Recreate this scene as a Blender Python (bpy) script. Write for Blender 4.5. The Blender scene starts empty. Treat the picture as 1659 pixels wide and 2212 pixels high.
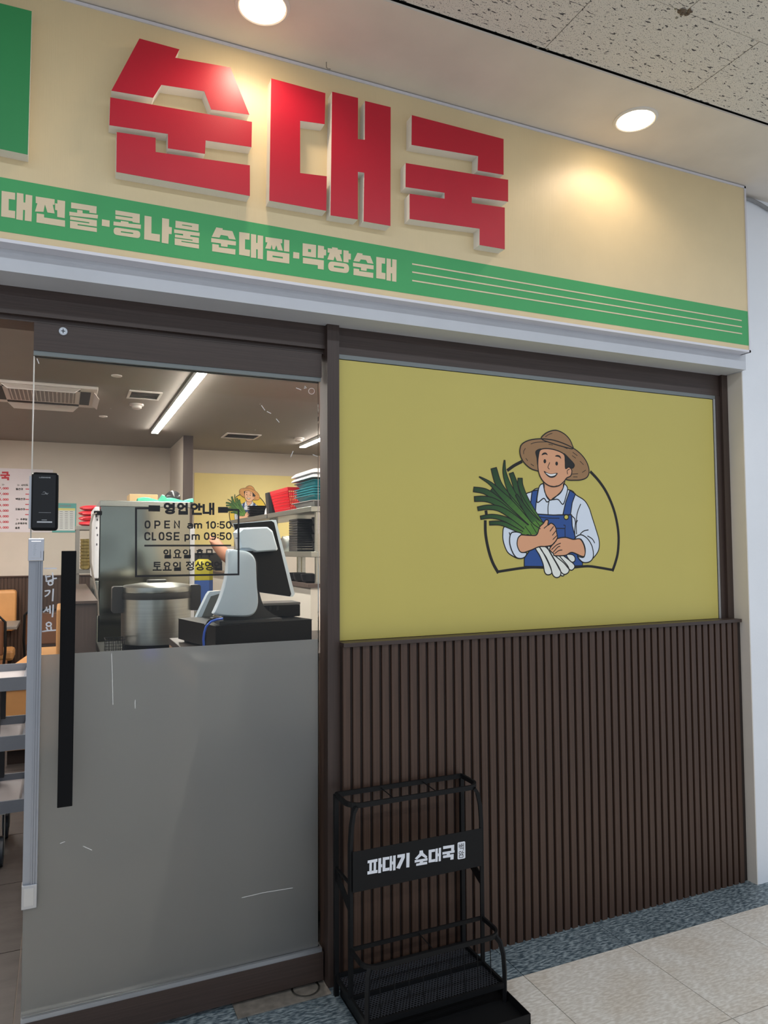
import bpy, bmesh, math, random, unicodedata
from mathutils import Vector, Matrix
from mathutils.geometry import tessellate_polygon

random.seed(7)
S = bpy.context.scene
C = S.collection

# ------------------------------------------------------------------ camera
FPX, YAW, PITCH, ROLL = 1566.31, math.radians(23.935), math.radians(2.906), math.radians(-0.299)
CAM = Vector((-0.8044, -2.2942, 1.4358))
_f = Vector((math.sin(YAW) * math.cos(PITCH), math.cos(YAW) * math.cos(PITCH), math.sin(PITCH)))
_r0 = Vector((math.cos(YAW), -math.sin(YAW), 0)); _u0 = _r0.cross(_f)
_r = math.cos(ROLL) * _r0 + math.sin(ROLL) * _u0
_u = -math.sin(ROLL) * _r0 + math.cos(ROLL) * _u0
cd = bpy.data.cameras.new('camera'); cam = bpy.data.objects.new('camera', cd); C.objects.link(cam)
cam.matrix_world = Matrix(((_r.x, _u.x, -_f.x, CAM.x), (_r.y, _u.y, -_f.y, CAM.y), (_r.z, _u.z, -_f.z, CAM.z), (0, 0, 0, 1)))
cd.sensor_fit = 'HORIZONTAL'; cd.sensor_width = 36; cd.lens = FPX * 36 / 1659
cd.clip_start = .05; cd.clip_end = 60
S.camera = cam

# ------------------------------------------------------------------ world, lights, exposure
W = bpy.data.worlds.new('corridor_air'); S.world = W; W.use_nodes = True
W.node_tree.nodes['Background'].inputs[0].default_value = (.80, .88, 1, 1)
W.node_tree.nodes['Background'].inputs[1].default_value = .68
S.view_settings.view_transform = 'Standard'; S.view_settings.look = 'None'
S.view_settings.gamma = 1; S.view_settings.use_curve_mapping = False
S.view_settings.exposure = 0.0
S.cycles.use_denoising = True
S.cycles.max_bounces = 10; S.cycles.transparent_max_bounces = 16
S.cycles.caustics_reflective = False; S.cycles.caustics_refractive = False

def area(name, loc, sx, sy, power, col, rot=(0, 0, 0), spread=180):
    l = bpy.data.lights.new(name, 'AREA'); l.shape = 'RECTANGLE'; l.size = sx; l.size_y = sy
    l.energy = power; l.color = col; l.spread = math.radians(spread)
    o = bpy.data.objects.new(name, l); o.location = loc; o.rotation_euler = rot; C.objects.link(o)
    return o
# the corridor's row of ceiling LED battens, parallel to the shop front
area('corridor_lights_near', (.2, -1.45, 2.98), 7.0, .10, 36, (.86, .93, 1))
area('corridor_lights_far', (.2, -3.6, 2.98), 7.0, .10, 54, (.86, .93, 1))  # second unseen row, added to stand in for lighting behind the camera

# ------------------------------------------------------------------ helpers
def ray(px, py):
    return _f + _r * ((px - 829.5) / FPX) - _u * ((py - 1106.0) / FPX)
def at(px, py, Y):
    d = ray(px, py); return CAM + d * ((Y - CAM.y) / d.y)
def atz(px, py, z):
    d = ray(px, py); return CAM + d * ((z - CAM.z) / d.z)
def crop(x0, y0, s):
    return lambda x, y: (x0 + x / s, y0 + y / s)

def lin(c):
    return tuple(((v / 255) / 12.92 if v / 255 <= .04045 else ((v / 255 + .055) / 1.055) ** 2.4) for v in c) + (1,)

MATS = {}
def mat(name, col, rough=.5, metal=0, var=0, vscale=(8, 8, 8), bump=0, bscale=None, emit=0, ecol=None, spec=.5, coat=0, detail=3):
    if name in MATS: return MATS[name]
    m = bpy.data.materials.new(name); m.use_nodes = True
    nt = m.node_tree; N = nt.nodes; L = nt.links; b = N['Principled BSDF']
    c = lin(col)
    b.inputs['Base Color'].default_value = c; b.inputs['Roughness'].default_value = rough
    b.inputs['Metallic'].default_value = metal; b.inputs['Specular IOR Level'].default_value = spec
    b.inputs['Coat Weight'].default_value = coat
    tc = N.new('ShaderNodeTexCoord')
    def noise(sc, det=3):
        mp = N.new('ShaderNodeMapping'); mp.inputs['Scale'].default_value = sc
        L.new(tc.outputs['Object'], mp.inputs['Vector'])
        n = N.new('ShaderNodeTexNoise'); n.inputs['Scale'].default_value = 1; n.inputs['Detail'].default_value = det
        L.new(mp.outputs[0], n.inputs['Vector']); return n
    n = noise(vscale, detail)
    r = N.new('ShaderNodeValToRGB')
    v = max(var, .02)
    r.color_ramp.elements[0].position = .3; r.color_ramp.elements[1].position = .7
    r.color_ramp.elements[0].color = tuple(x * (1 - v) for x in c[:3]) + (1,)
    r.color_ramp.elements[1].color = tuple(min(1, x * (1 + v)) for x in c[:3]) + (1,)
    L.new(n.outputs['Fac'], r.inputs['Fac']); L.new(r.outputs[0], b.inputs['Base Color'])
    if bump:
        n2 = noise(bscale or vscale, 2)
        bp = N.new('ShaderNodeBump'); bp.inputs['Strength'].default_value = bump; bp.inputs['Distance'].default_value = .002
        L.new(n2.outputs['Fac'], bp.inputs['Height']); L.new(bp.outputs[0], b.inputs['Normal'])
    if emit:
        b.inputs['Emission Color'].default_value = lin(ecol or col); b.inputs['Emission Strength'].default_value = emit
    MATS[name] = m
    return m

def print_mat(name, rough=.6):
    if name in MATS: return MATS[name]
    m = bpy.data.materials.new(name); m.use_nodes = True
    b = m.node_tree.nodes['Principled BSDF']; b.inputs['Roughness'].default_value = rough
    a = m.node_tree.nodes.new('ShaderNodeVertexColor'); a.layer_name = 'Col'
    m.node_tree.links.new(a.outputs[0], b.inputs['Base Color']); MATS[name] = m
    return m

def glass_mat(name, tint=(1, 1, 1), refl=1.0):
    m = bpy.data.materials.new(name); m.use_nodes = True; nt = m.node_tree; N = nt.nodes; L = nt.links
    N.remove(N['Principled BSDF'])
    t = N.new('ShaderNodeBsdfTransparent'); t.inputs[0].default_value = tint + (1,)
    g = N.new('ShaderNodeBsdfGlossy'); g.inputs['Roughness'].default_value = .02
    fr = N.new('ShaderNodeFresnel'); fr.inputs[0].default_value = 1.27
    mx = N.new('ShaderNodeMixShader'); L.new(fr.outputs[0], mx.inputs[0])
    L.new(t.outputs[0], mx.inputs[1]); L.new(g.outputs[0], mx.inputs[2])
    L.new(mx.outputs[0], N['Material Output'].inputs[0]); MATS[name] = m
    return m

def frosted_mat(name):
    m = bpy.data.materials.new(name); m.use_nodes = True; nt = m.node_tree; N = nt.nodes; L = nt.links
    N.remove(N['Principled BSDF'])
    rf = N.new('ShaderNodeBsdfRefraction'); rf.inputs['Roughness'].default_value = .36; rf.inputs['IOR'].default_value = 1.12
    rf.inputs['Color'].default_value = (.88, .88, .86, 1)
    df = N.new('ShaderNodeBsdfDiffuse'); df.inputs[0].default_value = lin((158, 160, 160))
    gl = N.new('ShaderNodeBsdfGlossy'); gl.inputs['Roughness'].default_value = .38; gl.inputs[0].default_value = (.8, .82, .82, 1)
    # scuffs and dust specks with a shape of their own
    tc = N.new('ShaderNodeTexCoord'); vo = N.new('ShaderNodeTexVoronoi'); vo.inputs['Scale'].default_value = 23
    ns = N.new('ShaderNodeTexNoise'); ns.inputs['Scale'].default_value = 3.2
    L.new(tc.outputs['Object'], vo.inputs['Vector']); L.new(tc.outputs['Object'], ns.inputs['Vector'])
    lt = N.new('ShaderNodeMath'); lt.operation = 'LESS_THAN'; lt.inputs[1].default_value = .055; L.new(vo.outputs['Distance'], lt.inputs[0])
    gt = N.new('ShaderNodeMath'); gt.operation = 'GREATER_THAN'; gt.inputs[1].default_value = .58; L.new(ns.outputs['Fac'], gt.inputs[0])
    mu = N.new('ShaderNodeMath'); mu.operation = 'MULTIPLY'; L.new(lt.outputs[0], mu.inputs[0]); L.new(gt.outputs[0], mu.inputs[1])
    mc = N.new('ShaderNodeMix'); mc.data_type = 'RGBA'; mc.inputs[6].default_value = lin((158, 160, 160)); mc.inputs[7].default_value = lin((190, 195, 196))
    L.new(mu.outputs[0], mc.inputs[0]); L.new(mc.outputs[2], df.inputs[0])
    a = N.new('ShaderNodeMixShader'); a.inputs[0].default_value = .34; L.new(rf.outputs[0], a.inputs[1]); L.new(df.outputs[0], a.inputs[2])
    tl = N.new('ShaderNodeBsdfTranslucent'); tl.inputs[0].default_value = (.62, .62, .60, 1)
    a2 = N.new('ShaderNodeMixShader'); a2.inputs[0].default_value = .30; L.new(a.outputs[0], a2.inputs[1]); L.new(tl.outputs[0], a2.inputs[2])
    b = N.new('ShaderNodeMixShader'); b.inputs[0].default_value = .10; L.new(a2.outputs[0], b.inputs[1]); L.new(gl.outputs[0], b.inputs[2])
    L.new(b.outputs[0], N['Material Output'].inputs[0]); MATS[name] = m
    return m

class MB:
    """collects shapes for ONE mesh; points are world points"""
    def __init__(s): s.v = []; s.f = []; s.c = []; s.col = None
    def _add(s, vs, fs, col=None):
        o = len(s.v); s.v += [Vector(v) for v in vs]; s.f += [[i + o for i in f] for f in fs]; s.c += [col] * len(fs); return s
    def box(s, x0, x1, y0, y1, z0, z1, b=0, col=None):
        if b:
            bm = bmesh.new(); bmesh.ops.create_cube(bm, size=1)
            for v in bm.verts: v.co = Vector(((x0 + x1) / 2 + v.co.x * (x1 - x0), (y0 + y1) / 2 + v.co.y * (y1 - y0), (z0 + z1) / 2 + v.co.z * (z1 - z0)))
            bmesh.ops.bevel(bm, geom=bm.edges[:] , offset=b, segments=2, profile=.5, affect='EDGES')
            bm.verts.index_update(); s._add([v.co.copy() for v in bm.verts], [[v.index for v in f.verts] for f in bm.faces], col); bm.free(); return s
        vs = [(x, y, z) for x in (x0, x1) for y in (y0, y1) for z in (z0, z1)]
        return s._add(vs, [(0, 1, 3, 2), (4, 6, 7, 5), (0, 4, 5, 1), (2, 3, 7, 6), (0, 2, 6, 4), (1, 5, 7, 3)], col)
    def obox(s, c, ax, ay, az, hx, hy, hz):
        c = Vector(c); vs = [c + Vector(ax) * i * hx + Vector(ay) * j * hy + Vector(az) * k * hz for i in (-1, 1) for j in (-1, 1) for k in (-1, 1)]
        return s._add(vs, [(0, 1, 3, 2), (4, 6, 7, 5), (0, 4, 5, 1), (2, 3, 7, 6), (0, 2, 6, 4), (1, 5, 7, 3)])
    def flat(s, pts, holes=(), col=None):
        loops = [[Vector(p) for p in pts]] + [[Vector(p) for p in h] for h in holes]
        tri = tessellate_polygon(loops); vs = [p for l in loops for p in l]
        return s._add(vs, [list(t) for t in tri], col)
    def prism(s, pts, d, holes=(), col=None):
        d = Vector(d); loops = [[Vector(p) for p in pts]] + [[Vector(p) for p in h] for h in holes]
        tri = tessellate_polygon(loops); vs = [p for l in loops for p in l]; n = len(vs)
        fs = [list(t) for t in tri] + [[i + n for i in reversed(t)] for t in tri]; o = 0
        for l in loops:
            k = len(l); fs += [[o + i, o + (i + 1) % k, n + o + (i + 1) % k, n + o + i] for i in range(k)]; o += k
        return s._add(vs + [v + d for v in vs], fs, col)
    def loft(s, rings, cap=True, col=None, closed=True):
        n = len(rings[0]); vs = [p for r in rings for p in r]; fs = []
        for i in range(len(rings) - 1):
            for j in range(n if closed else n - 1):
                fs.append([i * n + j, i * n + (j + 1) % n, (i + 1) * n + (j + 1) % n, (i + 1) * n + j])
        if cap: fs += [list(range(n))[::-1], [(len(rings) - 1) * n + j for j in range(n)]]
        return s._add(vs, fs, col)
    def lathe(s, cx, cy, prof, n=32, sx=1, sy=1):
        return s.loft([[(cx + r * sx * math.cos(2 * math.pi * k / n), cy + r * sy * math.sin(2 * math.pi * k / n), z) for k in range(n)] for r, z in prof])
    def tube(s, pts, r, n=8, closed=False, flat=None):
        pts = [Vector(p) for p in pts]; rings = []; m = len(pts); up = Vector((0, 0, 1)); prev = None
        for i, p in enumerate(pts):
            a = pts[i - 1] if (i or closed) else p; b = pts[(i + 1) % m] if (i < m - 1 or closed) else p
            t = (b - a).normalized()
            if prev is None:
                q = up if abs(t.z) < .9 else Vector((0, 1, 0)); e1 = t.cross(q).normalized()
            else:
                e1 = (prev - t * prev.dot(t)).normalized()
            prev = e1; e2 = t.cross(e1)
            rr = r[i] if isinstance(r, (list, tuple)) else r
            if flat:
                w, h = flat; rings.append([p + e1 * a_ * w + e2 * b_ * h for a_, b_ in ((-1, -1), (1, -1), (1, 1), (-1, 1))])
            else:
                rings.append([p + (e1 * math.cos(2 * math.pi * k / n) + e2 * math.sin(2 * math.pi * k / n)) * rr for k in range(n)])
        if closed: rings.append(rings[0])
        return s.loft(rings, cap=not closed)
    def build(s, name, m, parent=None, smooth=False, label=None):
        off = parent.matrix_world.translation if parent else Vector((0, 0, 0))
        off = Vector(parent['_o']) if parent and '_o' in parent else off
        me = bpy.data.meshes.new(name); me.from_pydata([v - off for v in s.v], [], s.f)
        if any(c is not None for c in s.c):
            at_ = me.color_attributes.new('Col', 'FLOAT_COLOR', 'CORNER')
            for p, c in zip(me.polygons, s.c):
                for li in p.loop_indices: at_.data[li].color = c or (0, 0, 0, 1)
        bm = bmesh.new(); bm.from_mesh(me)
        if not any(c is not None for c in s.c): bmesh.ops.recalc_face_normals(bm, faces=bm.faces)
        bm.to_mesh(me); bm.free()
        me.materials.append(m)
        if smooth:
            for p in me.polygons: p.use_smooth = True
            me.set_sharp_from_angle(angle=math.radians(38))
        o = bpy.data.objects.new(name, me); C.objects.link(o)
        if parent: o.parent = parent; o['_o'] = tuple(off)
        if label: o['label'] = label
        return o

def thing(name, label, cat, loc=(0, 0, 0), group=None):
    o = bpy.data.objects.new(name, None); C.objects.link(o); o.location = loc; o['_o'] = tuple(loc)
    o.empty_display_size = .05
    o['label'] = label; o['category'] = cat
    if group: o['group'] = group
    return o
def tag(o, label, cat, group=None):
    o['label'] = label; o['category'] = cat
    if group: o['group'] = group
    return o
def struct(name, mb, m, label, cat='wall', smooth=False):
    o = mb.build(name, m, smooth=smooth); o['kind'] = 'structure'; o['label'] = label; o['category'] = cat; o['_o'] = (0, 0, 0); return o
def struct_empty(name, label, cat, loc=(0, 0, 0)):
    o = thing(name, label, cat, loc); o['kind'] = 'structure'; return o
def copy_tree(o, parent=None, dloc=(0, 0, 0)):
    c = o.copy(); C.objects.link(c)
    if parent: c.parent = parent
    else: c.location = Vector(o.location) + Vector(dloc)
    for ch in [x for x in list(bpy.data.objects) if x.parent == o]: copy_tree(ch, c)
    return c

# ---------------- stroke lettering
def ell(n=20): return [(.5 + .5 * math.cos(2 * math.pi * k / n), .5 + .5 * math.sin(2 * math.pi * k / n)) for k in range(n + 1)]
JC = {'ㄱ': [[(0, .05), (1, .05), (1, 1)]], 'ㄴ': [[(0, 0), (0, 1), (1, 1)]], 'ㄷ': [[(1, 0), (0, 0), (0, 1), (1, 1)]],
      'ㄹ': [[(0, 0), (1, 0), (1, .5), (0, .5), (0, 1), (1, 1)]], 'ㅁ': [[(0, 0), (1, 0), (1, 1), (0, 1), (0, 0)]],
      'ㅂ': [[(0, 0), (0, 1), (1, 1), (1, 0)], [(0, .5), (1, .5)]], 'ㅅ': [[(.5, 0), (.46, .4), (0, 1)], [(.5, .4), (1, 1)]],
      'ㅇ': [ell()], 'ㅈ': [[(.02, .05), (.98, .05)], [(.5, .05), (.46, .45), (0, 1)], [(.5, .45), (1, 1)]],
      'ㅊ': [[(.35, 0), (.65, 0)], [(.02, .25), (.98, .25)], [(.5, .25), (.46, .55), (0, 1)], [(.5, .55), (1, 1)]],
      'ㅋ': [[(0, 0), (1, 0), (1, 1)], [(0, .5), (1, .5)]], 'ㅌ': [[(1, 0), (0, 0), (0, 1), (1, 1)], [(0, .5), (1, .5)]],
      'ㅍ': [[(0, 0), (1, 0)], [(.28, 0), (.28, 1)], [(.72, 0), (.72, 1)], [(0, 1), (1, 1)]],
      'ㅎ': [[(.3, 0), (.7, 0)], [(0, .25), (1, .25)], [(.5 + .4 * math.cos(k * math.pi / 8), .7 + .3 * math.sin(k * math.pi / 8)) for k in range(17)]]}
JV = {'ㅏ': [[(.3, 0), (.3, 1)], [(.3, .45), (1, .45)]], 'ㅐ': [[(.1, 0), (.1, 1)], [(.9, 0), (.9, 1)], [(.1, .5), (.9, .5)]],
      'ㅑ': [[(.3, 0), (.3, 1)], [(.3, .33), (1, .33)], [(.3, .62), (1, .62)]], 'ㅓ': [[(0, .45), (.8, .45)], [(.8, 0), (.8, 1)]],
      'ㅔ': [[(0, .5), (.4, .5)], [(.4, 0), (.4, 1)], [(1, 0), (1, 1)]], 'ㅕ': [[(0, .3), (.8, .3)], [(0, .62), (.8, .62)], [(.8, 0), (.8, 1)]],
      'ㅣ': [[(.7, 0), (.7, 1)]],
      'ㅗ': [[(0, 1), (1, 1)], [(.5, 0), (.5, 1)]], 'ㅛ': [[(0, 1), (1, 1)], [(.3, 0), (.3, 1)], [(.7, 0), (.7, 1)]],
      'ㅜ': [[(0, 0), (1, 0)], [(.5, 0), (.5, 1)]], 'ㅠ': [[(0, 0), (1, 0)], [(.3, 0), (.3, 1)], [(.7, 0), (.7, 1)]], 'ㅡ': [[(0, .4), (1, .4)]], 'ㅝ': [[(-1.6, .75), (.2, .75)], [(-.7, .75), (-.7, 1.05)], [(.2, .45), (.8, .45)], [(.8, 0), (.8, 1)]]}
CHO = 'ㄱㄲㄴㄷㄸㄹㅁㅂㅃㅅㅆㅇㅈㅉㅊㅋㅌㅍㅎ'; JUNG = 'ㅏㅐㅑㅒㅓㅔㅕㅖㅗㅘㅙㅚㅛㅜㅝㅞㅟㅠㅡㅢㅣ'; JONG = ' ㄱㄲㄳㄴㄵㄶㄷㄹㄺㄻㄼㄽㄾㄿㅀㅁㅂㅄㅅㅆㅇㅈㅊㅋㅌㅍㅎ'
def rr(x0, y0, x1, y1, r=.22):
    p = []
    for cx, cy, a in ((x1 - r, y0 + r, -90), (x1 - r, y1 - r, 0), (x0 + r, y1 - r, 90), (x0 + r, y0 + r, 180)):
        p += [(cx + r * math.cos(math.radians(a + t)), cy + r * math.sin(math.radians(a + t))) for t in (0, 30, 60, 90)]
    return p + [p[0]]
LAT = {'O': [rr(0, 0, 1, 1, .35)], '0': [rr(0, 0, 1, 1, .4)], 'P': [[(0, 1), (0, 0), (.7, 0), (.95, .12), (1, .3), (.95, .48), (.7, .6), (0, .6)]],
       'E': [[(1, 0), (0, 0), (0, 1), (1, 1)], [(0, .5), (.85, .5)]], 'N': [[(0, 1), (0, 0), (1, 1), (1, 0)]],
       'C': [[(1, .22), (.9, .05), (.65, 0), (.35, 0), (.1, .08), (0, .3), (0, .7), (.1, .92), (.35, 1), (.65, 1), (.9, .95), (1, .78)]],
       'L': [[(0, 0), (0, 1), (1, 1)]], 'S': [[(1, .12), (.8, 0), (.25, 0), (.02, .14), (.02, .36), (.25, .5), (.75, .5), (.98, .64), (.98, .86), (.75, 1), (.2, 1), (0, .88)]],
       'a': [[(.1, .05), (.25, 0), (.75, 0), (1, .2), (1, 1)], [(1, .42), (.25, .42), (0, .6), (0, .82), (.2, 1), (.7, 1), (1, .85)]],
       'm': [[(0, 1), (0, 0)], [(0, .15), (.2, 0), (.35, 0), (.5, .15), (.5, 1)], [(.5, .15), (.7, 0), (.85, 0), (1, .15), (1, 1)]],
       'p': [[(0, 1.35), (0, 0)], [(0, .15), (.25, 0), (.75, 0), (1, .25), (1, .75), (.75, 1), (.25, 1), (0, .85)]],
       '1': [[(0, .15), (.9, 0), (.9, 1)]], '5': [[(.95, 0), (.1, 0), (.05, .45), (.6, .4), (.95, .55), (1, .8), (.75, 1), (.2, 1), (0, .85)]],
       '9': [[(1, .35), (.85, .05), (.5, 0), (.15, .05), (0, .3), (.15, .55), (.5, .6), (1, .5)], [(1, .3), (1, .7), (.8, 1), (.15, 1)]],
       ':': [[(.5, .28), (.5, .32)], [(.5, .75), (.5, .79)]], '2': [[(0, .2), (.2, 0), (.8, 0), (1, .25), (0, 1), (1, 1)]],
       '3': [[(0, 0), (1, 0), (.45, .4), (1, .6), (.9, 1), (0, 1)]], '4': [[(.75, 1), (.75, 0), (0, .7), (1, .7)]], '7': [[(0, 0), (1, 0), (.35, 1)]],
       '8': [rr(.05, 0, .95, .48, .2), rr(0, .48, 1, 1, .22)], '6': [[(.9, 0), (.2, .2), (0, .6), (.2, 1), (.8, 1), (1, .75), (.8, .5), (.1, .5)]],
       ',': [[(.5, .9), (.35, 1.15)]], 'K': [[(0, 0), (0, 1)], [(1, 0), (0, .55), (1, 1)]], 'H': [[(0, 0), (0, 1)], [(1, 0), (1, 1)], [(0, .5), (1, .5)]],
       'M': [[(0, 1), (0, 0), (.5, .6), (1, 0), (1, 1)]], '>': [[(0, .1), (.5, .5), (0, .9)], [(.5, .1), (1, .5), (.5, .9)]]}
def glyph(ch):
    if ch in LAT: return LAT[ch]
    k = ord(ch) - 0xAC00
    if not 0 <= k < 11172: return []
    ci, vi, fi = CHO[k // 588], JUNG[(k % 588) // 28], JONG[k % 28]
    ci = {'ㅉ': 'ㅈ', 'ㄲ': 'ㄱ', 'ㄸ': 'ㄷ', 'ㅃ': 'ㅂ', 'ㅆ': 'ㅅ'}.get(ci, ci)
    hor = vi in 'ㅗㅛㅜㅠㅡ'; fin = fi != ' '
    if hor: bi, bv, bf = ((.2, 0, .8, .3), (0, .4, 1, .6), (.15, .74, .88, 1)) if fin else ((.16, 0, .84, .5), (0, .62, 1, .97))+((0, 0, 0, 0),)
    else: bi, bv, bf = ((0, .02, .55, .5), (.66, 0, 1, .58), (.15, .7, .95, 1)) if fin else ((0, .12, .52, .88), (.62, 0, 1, 1))+((0, 0, 0, 0),)
    out = []
    for st, b in ((JC[ci], bi), (JV[vi], bv)) + (((JC[fi], bf),) if fin else ()):
        out += [[(b[0] + x * (b[2] - b[0]), b[1] + y * (b[3] - b[1])) for x, y in pl] for pl in st]
    return out

def ribbon(mb, pts, w, n, col=None):
    """flat mitred stroke of width w along world points lying in a plane with normal n"""
    n = Vector(n); q = []
    for p in pts:
        p = Vector(p)
        if not q or (p - q[-1]).length > 1e-6: q.append(p)
    if len(q) < 2: return
    h = w / 2; lift = n * (1.2e-5 * (len(mb.f) % 9))
    closed = len(q) > 3 and (q[0] - q[-1]).length < 1e-5
    if closed: q = q[:-1]
    k = len(q)
    if not closed:
        q[0] = q[0] - (q[1] - q[0]).normalized() * h * .8; q[-1] = q[-1] + (q[-1] - q[-2]).normalized() * h * .8
    vs = []
    for i in range(k):
        a = (q[i] - q[i - 1]).normalized() if (i or closed) else (q[1] - q[0]).normalized()
        b = (q[(i + 1) % k] - q[i]).normalized() if (i < k - 1 or closed) else a
        sa, sb = n.cross(a), n.cross(b); m = sa + sb
        if m.length < .25: m = sb.copy()
        m.normalize(); m *= h / max(.5, m.dot(sb)); vs += [q[i] + m + lift, q[i] - m + lift]
    mb._add(vs, [(2 * i, 2 * i + 1, (2 * i + 3) % (2 * k), (2 * i + 2) % (2 * k)) for i in range(k if closed else k - 1)], col)
def text_box(mb, ch, x0, y0, x1, y1, P, w, n, col=None):
    """one glyph in the box x0..x1,y0..y1; P maps (x, y) to a world point"""
    for pl in glyph(ch): ribbon(mb, [P(x0 + u * (x1 - x0), y0 + v * (y1 - y0)) for u, v in pl], w, n, col)
def spline(pts, closed=True, k=6):
    n = len(pts); out = []
    rng = range(n) if closed else range(n - 1)
    for i in rng:
        p = [Vector((*(pts[j % n] if closed else pts[max(0, min(n - 1, j))]), 0)) for j in (i - 1, i, i + 1, i + 2)]
        for s_ in range(k):
            t = s_ / k
            q = .5 * ((2 * p[1]) + (-p[0] + p[2]) * t + (2 * p[0] - 5 * p[1] + 4 * p[2] - p[3]) * t * t + (-p[0] + 3 * p[1] - 3 * p[2] + p[3]) * t ** 3)
            out.append((q.x, q.y))
    if not closed: out.append(pts[-1])
    return out
NF = (0, -1, 0)

# ------------------------------------------------------------------ materials
white_paint = mat('white_paint', (238, 241, 246), .6, var=.03, vscale=(3, 3, 3), bump=.15, bscale=(160, 160, 160))
beam_paint = mat('beam_paint', (204, 207, 213), .55, var=.03)
reveal_paint = mat('reveal_paint', (222, 214, 204), .55, var=.02)
soffit_paint = mat('soffit_paint', (224, 215, 203), .7, var=.05, vscale=(5, 5, 5), bump=.08, bscale=(60, 60, 60))
brown_v = mat('brown_laminate_upright', (64, 51, 46), .42, var=.16, vscale=(260, 260, 5), bump=.12, bscale=(300, 300, 4))
brown_h = mat('brown_laminate_level', (64, 51, 46), .42, var=.16, vscale=(5, 260, 260), bump=.12, bscale=(4, 300, 300))
slat_m = mat('slat_wood', (74, 54, 43), .45, var=.22, vscale=(220, 220, 4), bump=.15, bscale=(260, 260, 4))
groove_m = mat('slat_groove', (40, 29, 25), .6, var=.1)
alu = mat('aluminium', (190, 193, 198), .34, .85, var=.03)
grey_bead = mat('grey_bead', (120, 126, 126), .45, .4)
black_m = mat('black_powder_coat', (17, 18, 20), .5, 0, var=.08, spec=.25, bump=.1, bscale=(700, 700, 700))
handle_m = mat('black_handle', (10, 11, 14), .6, 0, spec=.15)
chrome = mat('chrome', (205, 205, 208), .08, 1)
sign_m = mat('sign_cream', (224, 204, 162), .42, var=.02, bump=.25, bscale=(900, 1, 1))
green_m = mat('sign_green', (64, 166, 98), .5, var=.02)
greenl_m = mat('letter_green', (48, 146, 84), .5, var=.02)
red_m = mat('letter_red', (188, 20, 46), .38, var=.03, bump=.12, bscale=(500, 500, 500))
letter_side = mat('letter_side', (236, 232, 226), .5)
cream_print = mat('cream_print', (226, 208, 176), .5)
yellow_m = mat('yellow_film', (200, 186, 98), .42, var=.02, vscale=(2, 2, 2))
clear = glass_mat('clear_glass', (.93, .95, .945))
frost = frosted_mat('frosted_film')
pm = print_mat('printed_ink')
pm2 = print_mat('printed_ink_poster')
black_ink = mat('black_vinyl', (14, 14, 18), .5)
white_ink = mat('white_vinyl', (232, 236, 244), .5)
steel = mat('stainless_steel', (176, 178, 172), .3, 1, var=.06, vscale=(2, 2, 160), bump=.03, bscale=(3, 3, 200))
steel_mirror = mat('polished_steel', (166, 166, 154), .11, 1, var=.03)
dark_plastic = mat('dark_plastic', (46, 45, 44), .4)
pale_blue = mat('pale_blue_plastic', (212, 228, 240), .2, 0, coat=.3)
gloss_black = mat('gloss_black', (9, 9, 10), .32, spec=.16)
tan = mat('tan_leather', (214, 158, 100), .5, var=.06, vscale=(6, 6, 6))
cream_wall = mat('cream_wall', (214, 204, 192), .7, var=.02)
taupe = mat('taupe_ceiling', (142, 133, 126), .7, var=.02)

# ================================================================== STRUCTURE : shop front
XL, XR = -4.2, 1.925            # shop front runs out of the picture on the left
# white header beam, sign backing
struct('trim_1', MB().box(XL, 1.911, -.077, .10, 2.207, 3.0), beam_paint, 'white boxed beam running under the long shop sign', 'beam')
# white column on the right
struct('wall_right', MB().box(XR, 3.6, -.047, .35, 0, 3.09), white_paint, 'white plastered column at the right end of the shop front', 'wall')
o = MB().box(XR - .004, XR, -.046, .10, 0, 2.207).build('trim', reveal_paint); o['kind'] = 'structure'; tag(o, 'cream reveal strip between brown frame and white column', 'trim'); o.name = 'trim_2'
# brown frame
struct('trim_3', MB().box(.0147, .058, .022, .10, 0, 2.207), brown_v, 'dark brown laminate mullion between glass door and yellow window', 'mullion')
struct('trim_4', MB().box(XL, .0147, .045, .16, 2.126, 2.207).box(XL, .0147, .062, .16, 2.112, 2.126), brown_h, 'dark brown header over the glass door', 'header')
struct('trim_5', MB().box(.058, 1.885, .045, .10, 2.112, 2.207), brown_h, 'dark brown header over the yellow window', 'header')
struct('trim_6', MB().box(1.886, XR - .004, .030, .10, 1.122, 2.207).box(1.858, 1.886, .042, .10, 1.122, 2.112), brown_v, 'dark brown post at the right edge of the yellow window', 'post')
# slatted wainscot
wf = struct_empty('wall_front', 'dark brown fluted wood wainscot under the yellow window', 'wall')
MB().box(.058, XR - .004, .002, .10, 0, 1.108).build('backing_board', groove_m, wf)
pitch = .0355; n = int((XR - .006 - .058) / pitch)
prof = [(-.0140, .0025), (-.0140, -.007), (-.0130, -.008), (.0095, -.008), (.0115, -.006), (.0130, .0025)]
me = None
for k in range(n + 1):
    x = .058 + .015 + k * pitch
    if x + .013 > XR - .003: break
    if me is None:
        mb = MB(); mb.loft([[(px, py, 0) for px, py in prof], [(px, py, 1.1075) for px, py in prof]])
        so = mb.build('slat', slat_m, wf); me = so.data
    else:
        so = bpy.data.objects.new('slat', me); C.objects.link(so); so.parent = wf
    so.location = (x, 0, 0)
MB().box(.058, XR - .012, -.016, .046, 1.108, 1.122, .001).build('cap_rail', brown_h, wf)

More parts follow.
